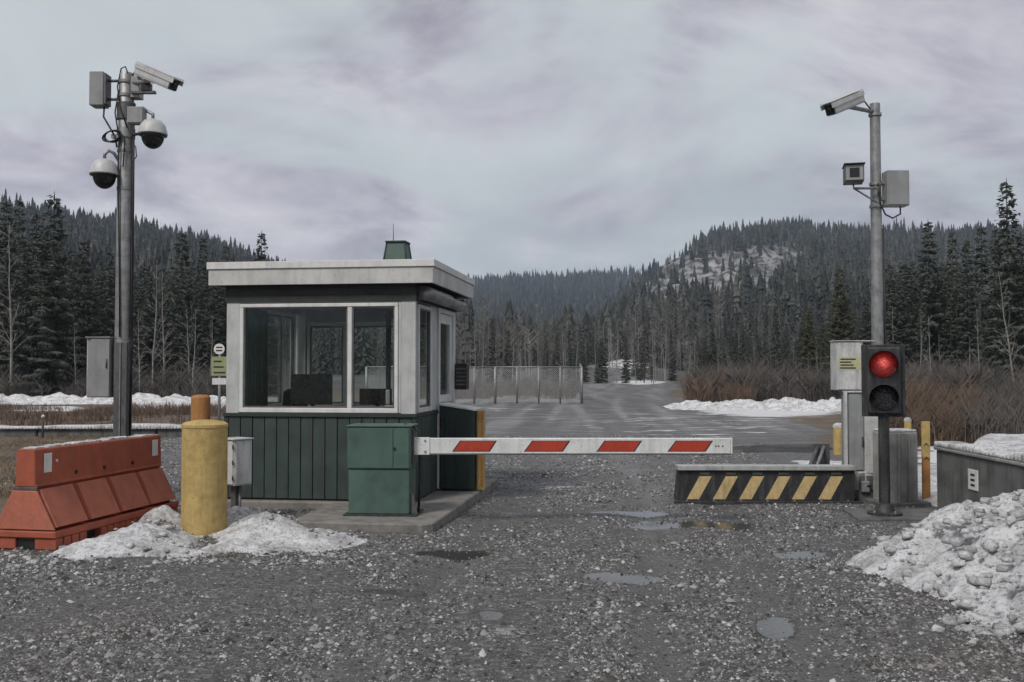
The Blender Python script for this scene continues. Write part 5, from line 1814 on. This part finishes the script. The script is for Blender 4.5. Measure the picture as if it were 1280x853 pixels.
LT = [(-120, 290), (0, 292), (110, 305), (200, 318), (300, 335), (350, 345)]
fill_spruces(34, -120, 62, 60, 125, LT, 'dark spruce in the dense forest at the left picture edge', 'spruces at the left edge')
fill_spruces(22, 62, 148, 60, 125, LT, 'dark spruce in the forest left of the left camera pole', 'spruces left of the left pole')
fill_spruces(25, 165, 262, 60, 125, LT, 'dark spruce in the forest between the left pole and the booth', 'spruces between the left pole and the booth')
fill_spruces(16, 262, 345, 60, 125, LT, 'dark spruce in the forest partly behind the booth', 'spruces behind the booth')
RT = [(1085, 330), (1150, 318), (1280, 318), (1420, 310)]
fill_spruces(34, 1106, 1200, 62, 125, RT, 'dark spruce in the forest just right of the traffic light', 'spruces right of the traffic light')
fill_spruces(38, 1200, 1420, 62, 125, RT, 'dark spruce in the forest at the right picture edge', 'spruces at the right edge')
fill_spruces(24, 870, 975, 78, 150, [(870, 415), (960, 395), (1050, 370), (1090, 345)], 'dark spruce in the stand beside the road bend below the rocky hill', 'spruces below the rocky hill', 3.2, 9)
fill_spruces(24, 975, 1088, 78, 150, [(870, 415), (960, 395), (1050, 370), (1090, 345)], 'dark spruce in the stand left of the right camera pole', 'spruces left of the right pole', 3.2, 9)
VT = [(520, 385), (600, 390), (700, 400), (780, 410), (870, 420)]
fill_spruces(28, 540, 725, 100, 200, VT, 'small dark spruce in the valley behind the chain link fence', 'spruces behind the fence', 3.2, 11)
fill_spruces(20, 725, 870, 105, 200, VT, 'small dark spruce in the valley behind the road bend', 'spruces behind the road bend', 3.2, 11)


# bare birches / aspens
def build_bare(seed, H, lean=0.0):
    rg = random.Random(seed)
    bm = bmesh.new()
    pts, rads = [], []
    x = y = 0.0
    n = 9
    for i in range(n + 1):
        s = i / n
        pts.append(Vector((x + lean * H * s, y, H * s - (0.4 if i == 0 else 0))))
        rads.append(max(0.012, 0.0085 * H * (1 - s) ** 0.8))
        x += rg.uniform(-0.06, 0.06) * H / 10
        y += rg.uniform(-0.06, 0.06) * H / 10
    add_tube(bm, pts, rads, 6)
    mt = bpy.data.meshes.new('trunk')
    bm.to_mesh(mt)
    bm.free()
    mt.materials.append(M['pale_bark'])
    bm = bmesh.new()
    for i in range(30):
        s = rg.uniform(0.22, 0.97)
        k0 = s * n
        a_ = int(k0)
        p = pts[a_].lerp(pts[min(a_ + 1, n)], k0 - a_)
        an = rg.random() * 6.283
        L_ = H * 0.15 * (1.15 - s) * rg.uniform(0.6, 1.3) + 0.2
        el_ = rg.uniform(0.45, 1.15)
        d = Vector((math.cos(an) * math.cos(el_), math.sin(an) * math.cos(el_), math.sin(el_)))
        q1 = p + d * L_ * 0.5 + Vector((0, 0, rg.uniform(-0.05, 0.08) * L_))
        q2 = p + d * L_ + Vector((0, 0, rg.uniform(-0.1, 0.2) * L_))
        r_ = 0.0019 * H * (1.2 - s)
        add_tube(bm, [p, q1, q2], [r_, r_ * 0.65, 0.006], 4, False)
        for w_ in range(5):
            st_ = p.lerp(q2, rg.uniform(0.35, 0.95))
            dd = (d + Vector((rg.uniform(-.8, .8), rg.uniform(-.8, .8), rg.uniform(-.2, .8)))).normalized()
            add_tube(bm, [st_, st_ + dd * L_ * rg.uniform(0.2, 0.45)], [0.007, 0.003], 3, False)
    mc = bpy.data.meshes.new('crown')
    bm.to_mesh(mc)
    bm.free()
    mc.materials.append(M['pale_bark'])
    return mt, mc


bares = [build_bare(7 + i, 8.0, ln) for i, ln in enumerate((0.0, 0.04, -0.05, -0.14))]


def bare(px_, py_, Y_, kind, label, group):
    p = D(px_, py_, Y_)
    gz = ground_z(p.x, p.y)
    s = (p.z - gz) / 8.0
    lean = (0.0, 0.04, -0.05, -0.14)[kind]
    x = p.x - lean * 8.0 * s
    t = thing('bare_tree', label, 'tree', (x, Y_, gz - 0.05), 0 if kind == 3 else random.uniform(-0.3, 0.3), group)
    t.scale = (s, s, s)
    mt, mc = bares[kind]
    link(bpy.data.objects.new('trunk', mt), t)
    link(bpy.data.objects.new('crown', mc), t)


bare(1245, 338, 52, 3, 'leaning pale bare birch before the right forest', 'bare pale trees')
bare(18, 278, 57, 0, 'pale straight bare trunk at the far left', 'bare pale trees')
bare(199, 330, 60, 1, 'forked pale bare tree right of the left pole', 'bare pale trees')
bare(207, 338, 61, 0, 'pale bare trunk beside the forked pale tree', 'bare pale trees')
bare(176, 385, 56, 0, 'short thin bare trunk directly right of the left pole', 'bare pale trees')
bare(234, 385, 57, 2, 'thin pale bare trunk left of the booth sign', 'bare pale trees')
for i in range(10):
    bare(random.uniform(30, 280), random.uniform(350, 420), random.uniform(55, 72), i % 3, 'thin bare tree among the spruces left of the booth', 'bare trees of the left forest')
for i in range(14):
    bare(random.uniform(1110, 1300), random.uniform(370, 435), random.uniform(54, 68), i % 3, 'thin bare tree among the spruces right of the traffic light', 'bare trees of the right forest')
for i in range(22):
    bare(random.uniform(850, 1060), random.uniform(418, 450), random.uniform(70, 105), i % 3, 'thin bare tree before the stand below the rocky hill', 'bare trees below the rocky hill')
for i in range(34):
    bare(random.uniform(575, 850), random.uniform(395, 440), random.uniform(95, 170), i % 3, 'thin bare grey tree in the valley behind the fence', 'bare trees in the valley')


# far forest: one mass
def conifer_template(levels, nb, seed, r=0.16, zj=0.0):
    rg = random.Random(seed)
    V, F = [], []
    for L_ in range(levels):
        t = 0.06 + 0.94 * L_ / levels
        rr = r * (1 - t) ** 0.8 + 0.012
        th = (1.0 / levels) * 1.5
        a0_ = rg.random() * 6.283
        for b_ in range(nb):
            a = a0_ + b_ * 6.283 / nb + rg.uniform(-.3, .3)
            q = rr * rg.uniform(0.65, 1.25)
            w = 6.283 / nb * (0.62 if zj == 0 else rg.uniform(0.14, 0.30))
            t = 0.06 + 0.94 * L_ / levels + rg.uniform(-zj, zj)
            n = len(V)
            V += [(0, 0, min(1.02, t + th)), (q * math.cos(a - w), q * math.sin(a - w), t - 0.03 + rg.uniform(-.02, .02)), (q * math.cos(a + w) * 0.9, q * math.sin(a + w) * 0.9, t - 0.03 + rg.uniform(-.02, .02))]
            F.append((n, n + 1, n + 2))
    n = len(V)
    V += [(-0.012, 0, 0.8), (0.012, 0, 0.8), (0, 0, 1.04), (0, -0.012, -0.08), (0, 0.012, -0.08), (0, 0, 0.5)]
    F += [(n, n + 1, n + 2), (n + 3, n + 4, n + 5)]
    return np.array(V), np.array(F)


def bare_template(seed, nb=16):
    rg = random.Random(seed)
    V, F = [], []
    w = 0.0065
    for a in (0.3, 1.9):
        n = len(V)
        V += [(-w * math.cos(a), -w * math.sin(a), -0.05), (w * math.cos(a), w * math.sin(a), -0.05), (0, 0, 1.0)]
        F.append((n, n + 1, n + 2))
    for i in range(nb):
        z = rg.uniform(0.3, 0.85)
        a = rg.random() * 6.283
        L_ = 0.20 * (1.1 - z) + 0.05
        n = len(V)
        V += [(0, 0, z), (0, 0, z + 0.009), (math.cos(a) * L_, math.sin(a) * L_, z + L_ * rg.uniform(0.5, 1.3))]
        F.append((n, n + 1, n + 2))
    return np.array(V), np.array(F)


def mass(name, templates, pts, hs, mat, label, wscale=1.0):
    VV, FF, SH = [], [], []
    off = 0
    which = rng.integers(0, len(templates), len(pts))
    for ti, (tv, tf) in enumerate(templates):
        sel = np.where(which == ti)[0]
        if not len(sel):
            continue
        p, h = pts[sel], hs[sel]
        n = len(sel)
        a = rng.random(n) * 6.283
        ca, sa = np.cos(a)[:, None], np.sin(a)[:, None]
        ws = (h * wscale * rng.uniform(0.75, 1.3, n))[:, None]
        x = (tv[None, :, 0] * ca - tv[None, :, 1] * sa) * ws + p[:, 0:1]
        y = (tv[None, :, 0] * sa + tv[None, :, 1] * ca) * ws + p[:, 1:2]
        z = tv[None, :, 2] * h[:, None] + p[:, 2:3]
        VV.append(np.stack([x, y, z], -1).reshape(-1, 3))
        FF.append((tf[None] + (np.arange(n) * len(tv))[:, None, None]).reshape(-1, 3) + off)
        SH.append(np.repeat(np.clip(rng.normal(0.42, 0.32, n), 0, 1), len(tv)))
        off += n * len(tv)
    return np_obj(name, np.vstack(VV), np.vstack(FF), mat, attrs=dict(treeshade=np.concatenate(SH)), kind='stuff', label=label)


def sample(n, u0, u1, r0, r1, power=1.0):
    th0, th1 = math.atan((u0 - 640) / FPX), math.atan((u1 - 640) / FPX)
    th = th0 + (th1 - th0) * rng.random(n)
    r = np.sqrt(r0 ** 2 + (r1 ** 2 - r0 ** 2) * rng.random(n) ** power)
    x, y = r * np.sin(th), r * np.cos(th)
    return x, y, r


T_near = [conifer_template(27, 9, 300 + i, 0.10 + 0.025 * i, 0.035) for i in range(4)]
T_mid = [conifer_template(9, 5, 320 + i, 0.13 + 0.03 * i) for i in range(4)]
T_far = [conifer_template(5, 4, 340 + i, 0.15 + 0.03 * i) for i in range(3)]
P_, H_ = [], []


def forest(name, n, u0, u1, r0, r1, tmpl, hmu, hsd, label, mat='forest', cond=None, wscale=1.0):
    x, y, r = sample(n, u0, u1, r0, r1)
    z = height(x, y)
    u = azu(x, y)
    el_ = (z - CAM_H) / r
    k_ = np.ones(n, bool)
    rm_ = np.maximum(rock_mask(u, np.where(r > 350, el_, 0)), rock_mask(u, np.where(r > 350, el_ + 0.011, 0)))
    k_ &= rng.random(n) > np.clip(rm_ * 2.4 * (fbm(x / 30, y / 30, 77, 3) + 0.15), 0, 0.97)
    rl_ = np.interp(y, [40, 60, 90, 120, 150, 175], [-7, -4, 5, 9.5, 12, 9]) - 2
    rr2 = np.interp(y, [45, 70, 90, 110, 150, 175], [11, 11, 15, 18, 17, 13]) + 2.5
    k_ &= rng.random(n) < np.clip(0.25 + 2.2 * (fbm(x / 34, y / 34, 88, 3) - 0.22), 0.2, 1)
    k_ &= ~((x > rl_) & (x < rr2) & (y < 185))
    x, y, z = x[k_], y[k_], z[k_]
    h = np.clip(rng.normal(hmu, hsd * 1.45, len(x)), hmu * 0.35, hmu * 1.75) * (0.75 + 0.5 * fbm(x / 45, y / 45, 61, 2))
    return mass(name, tmpl, np.stack([x, y, z - 0.3], 1), h, mat, label, wscale)


forest('far_forest', 1000, -250, 560, 135, 260, T_near, 7.6, 1.3, 'mass of spruces covering the lower left hillside')
forest('far_forest', 9300, -250, 560, 240, 720, T_mid, 8.5, 2.0, 'mass of spruces covering the left hill up to its ridge')
forest('far_forest', 1300, 640, 1500, 155, 300, T_near, 7.2, 1.2, 'mass of spruces along the foot of the rocky hill')
forest('far_forest', 14000, 690, 1500, 280, 930, T_mid, 8.5, 2.0, 'mass of spruces covering the rocky hill up to its ridge')
forest('far_forest', 1500, 480, 760, 190, 620, T_mid, 8.0, 2.2, 'mass of spruces on the valley floor')
forest('far_forest', 12000, 420, 900, 600, 1650, T_far, 10.5, 2.5, 'blue grey spruces covering the far ridge')
T_bare = [bare_template(400 + i) for i in range(4)]
forest('bare_woodland', 2600, 480, 900, 125, 520, T_bare, 8.0, 1.8, 'grey leafless woodland on the valley floor', 'bare_forest')
forest('bare_woodland', 3600, 700, 1500, 130, 850, T_bare, 7.5, 1.8, 'grey leafless trees on the lower slope of the rocky hill', 'bare_forest')
forest('bare_woodland', 1500, -250, 480, 110, 680, T_bare, 8.0, 1.8, 'grey leafless trees scattered over the left hillside', 'bare_forest')


# ------------------------------------------------------------------ brush and dry grass
def twigs(name, n, gen, hmu, spread, mat, label, w=0.012):
    """n clumps of thin upright stems; gen(k) -> x, y arrays"""
    x, y = gen(int(n * 1.8))
    kk_ = rng.random(len(x)) < np.clip((fbm(x / 3.2, y / 3.2, 29, 2) - 0.32) * 3.2, 0.06, 1)
    x, y = x[kk_], y[kk_]
    n = len(x)
    per = 14
    X0 = np.repeat(x, per) + rng.normal(0, 0.16, n * per)
    Y0 = np.repeat(y, per) + rng.normal(0, 0.16, n * per)
    Z0 = height(X0, Y0) - 0.05
    h = np.repeat(np.clip(rng.normal(hmu, hmu * 0.3, n), hmu * 0.4, hmu * 2) * (0.45 + 1.1 * fbm(x / 2.6, y / 2.6, 15, 2)), per) * rng.uniform(0.5, 1.1, n * per)
    a = rng.random(n * per) * 6.283
    lean = np.abs(rng.normal(0, spread, n * per)) * h
    X1, Y1 = X0 + np.cos(a) * lean, Y0 + np.sin(a) * lean
    Xm, Ym = X0 + np.cos(a) * lean * 0.35, Y0 + np.sin(a) * lean * 0.35
    wa = rng.random(n * per) * 3.14
    ww_ = w * rng.uniform(0.6, 1.4, n * per)
    dx, dy = np.cos(wa) * ww_, np.sin(wa) * ww_
    A_ = np.stack([X0 - dx, Y0 - dy, Z0], -1)
    B_ = np.stack([X0 + dx, Y0 + dy, Z0], -1)
    Cc = np.stack([Xm + dx * 0.7, Ym + dy * 0.7, Z0 + h * 0.55], -1)
    Dd = np.stack([Xm - dx * 0.7, Ym - dy * 0.7, Z0 + h * 0.55], -1)
    E_ = np.stack([X1, Y1, Z0 + h], -1)
    # side shoots
    b = rng.random(n * per) * 6.283
    s1 = np.stack([Xm + np.cos(b) * h * 0.28, Ym + np.sin(b) * h * 0.28, Z0 + h * rng.uniform(0.75, 1.0, n * per)], -1)
    s2 = np.stack([Xm + np.cos(b + 2.4) * h * 0.24, Ym + np.sin(b + 2.4) * h * 0.24, Z0 + h * rng.uniform(0.7, 0.95, n * per)], -1)
    m_ = np.stack([Xm, Ym, Z0 + h * 0.5], -1)
    up_ = np.stack([Xm + dx * 0.5, Ym + dy * 0.5, Z0 + h * 0.54], -1)
    V = np.stack([A_, B_, Cc, Dd, E_, m_, up_, s1, s2], 1)
    f = np.array([[0, 1, 2], [0, 2, 3], [3, 2, 4], [5, 6, 7], [5, 6, 8]])
    F = (f[None] + (np.arange(n * per) * 9)[:, None, None]).reshape(-1, 3)
    np_obj(name, V.reshape(-1, 3), F, mat, kind='stuff', label=label)


def gen_band(u0, u1, y0, y1):
    def g(n):
        u = u0 + (u1 - u0) * rng.random(n)
        Y_ = y0 + (y1 - y0) * rng.random(n)
        return (u - 640) / FPX * Y_, Y_
    return g


twigs('brush', 1500, gen_band(-80, 300, 54, 66), 1.25, 0.30, 'twig', 'bare grey brush along the foot of the left forest', 0.014)
twigs('brush', 700, gen_band(-80, 300, 27, 44), 0.30, 0.35, 'twig_brown', 'low reddish brown brush in the left background', 0.012)
twigs('brush', 1300, gen_band(870, 1330, 50, 70), 1.55, 0.30, 'twig', 'bare grey brush along the foot of the right forest', 0.015)
twigs('brush', 420, gen_band(860, 935, 48, 60), 1.0, 0.30, 'twig_brown', 'reddish brown brush clump at the roadside right of the road bend', 0.014)
twigs('brush', 620, gen_band(1112, 1215, 22, 36), 0.95, 0.32, 'twig_brown', 'reddish brown brush right behind the traffic light', 0.011)
twigs('brush', 700, gen_band(1195, 1400, 22, 40), 1.0, 0.32, 'twig', 'bare grey brush beyond the snow field on the right', 0.011)
twigs('brush', 420, gen_band(560, 720, 60, 90), 1.0, 0.30, 'twig', 'bare grey brush behind the chain link fence', 0.015)
twigs('dry_grass', 1100, gen_band(-60, 150, 13, 34), 0.10, 0.6, 'dry_grass', 'short dry brown grass on the left verge', 0.007)


def gen_spots(spots, sd_):
    def g(n):
        idx = rng.integers(0, len(spots), n)
        s = np.array([(G(a, b, 0).x, G(a, b, 0).y) for a, b in spots])[idx]
        return s[:, 0] + rng.normal(0, sd_, n), s[:, 1] + rng.normal(0, sd_ * 0.7, n)
    return g


twigs('dry_grass', 130, gen_spots([(285, 672), (262, 682), (300, 688), (240, 676), (268, 693), (290, 660)], 0.09), 0.07, 0.8, 'dry_grass', 'tufts of dead brown grass at the foot of the yellow bollard', 0.004)
twigs('dry_grass', 60, gen_spots([(1215, 775), (1200, 780)], 0.12), 0.03, 1.2, 'dry_grass', 'dead brown grass at the toe of the right snow heap', 0.004)

# ------------------------------------------------------------------ haze
k = NT('haze_air')
k.n.remove(k.b)
pv = k.n.new('ShaderNodeVolumePrincipled')
pv.inputs['Color'].default_value = (0.62, 0.76, 0.95, 1)
pv.inputs['Density'].default_value = 0.00021
pv.inputs['Anisotropy'].default_value = 0.2
k.l.new(pv.outputs[0], k.out.inputs['Volume'])
M['haze_air'] = k.m
hz = box('haze', (-3300, -3300, -20), (3300, 3300, 215), 'haze_air', None, 0)
hz['kind'] = 'stuff'
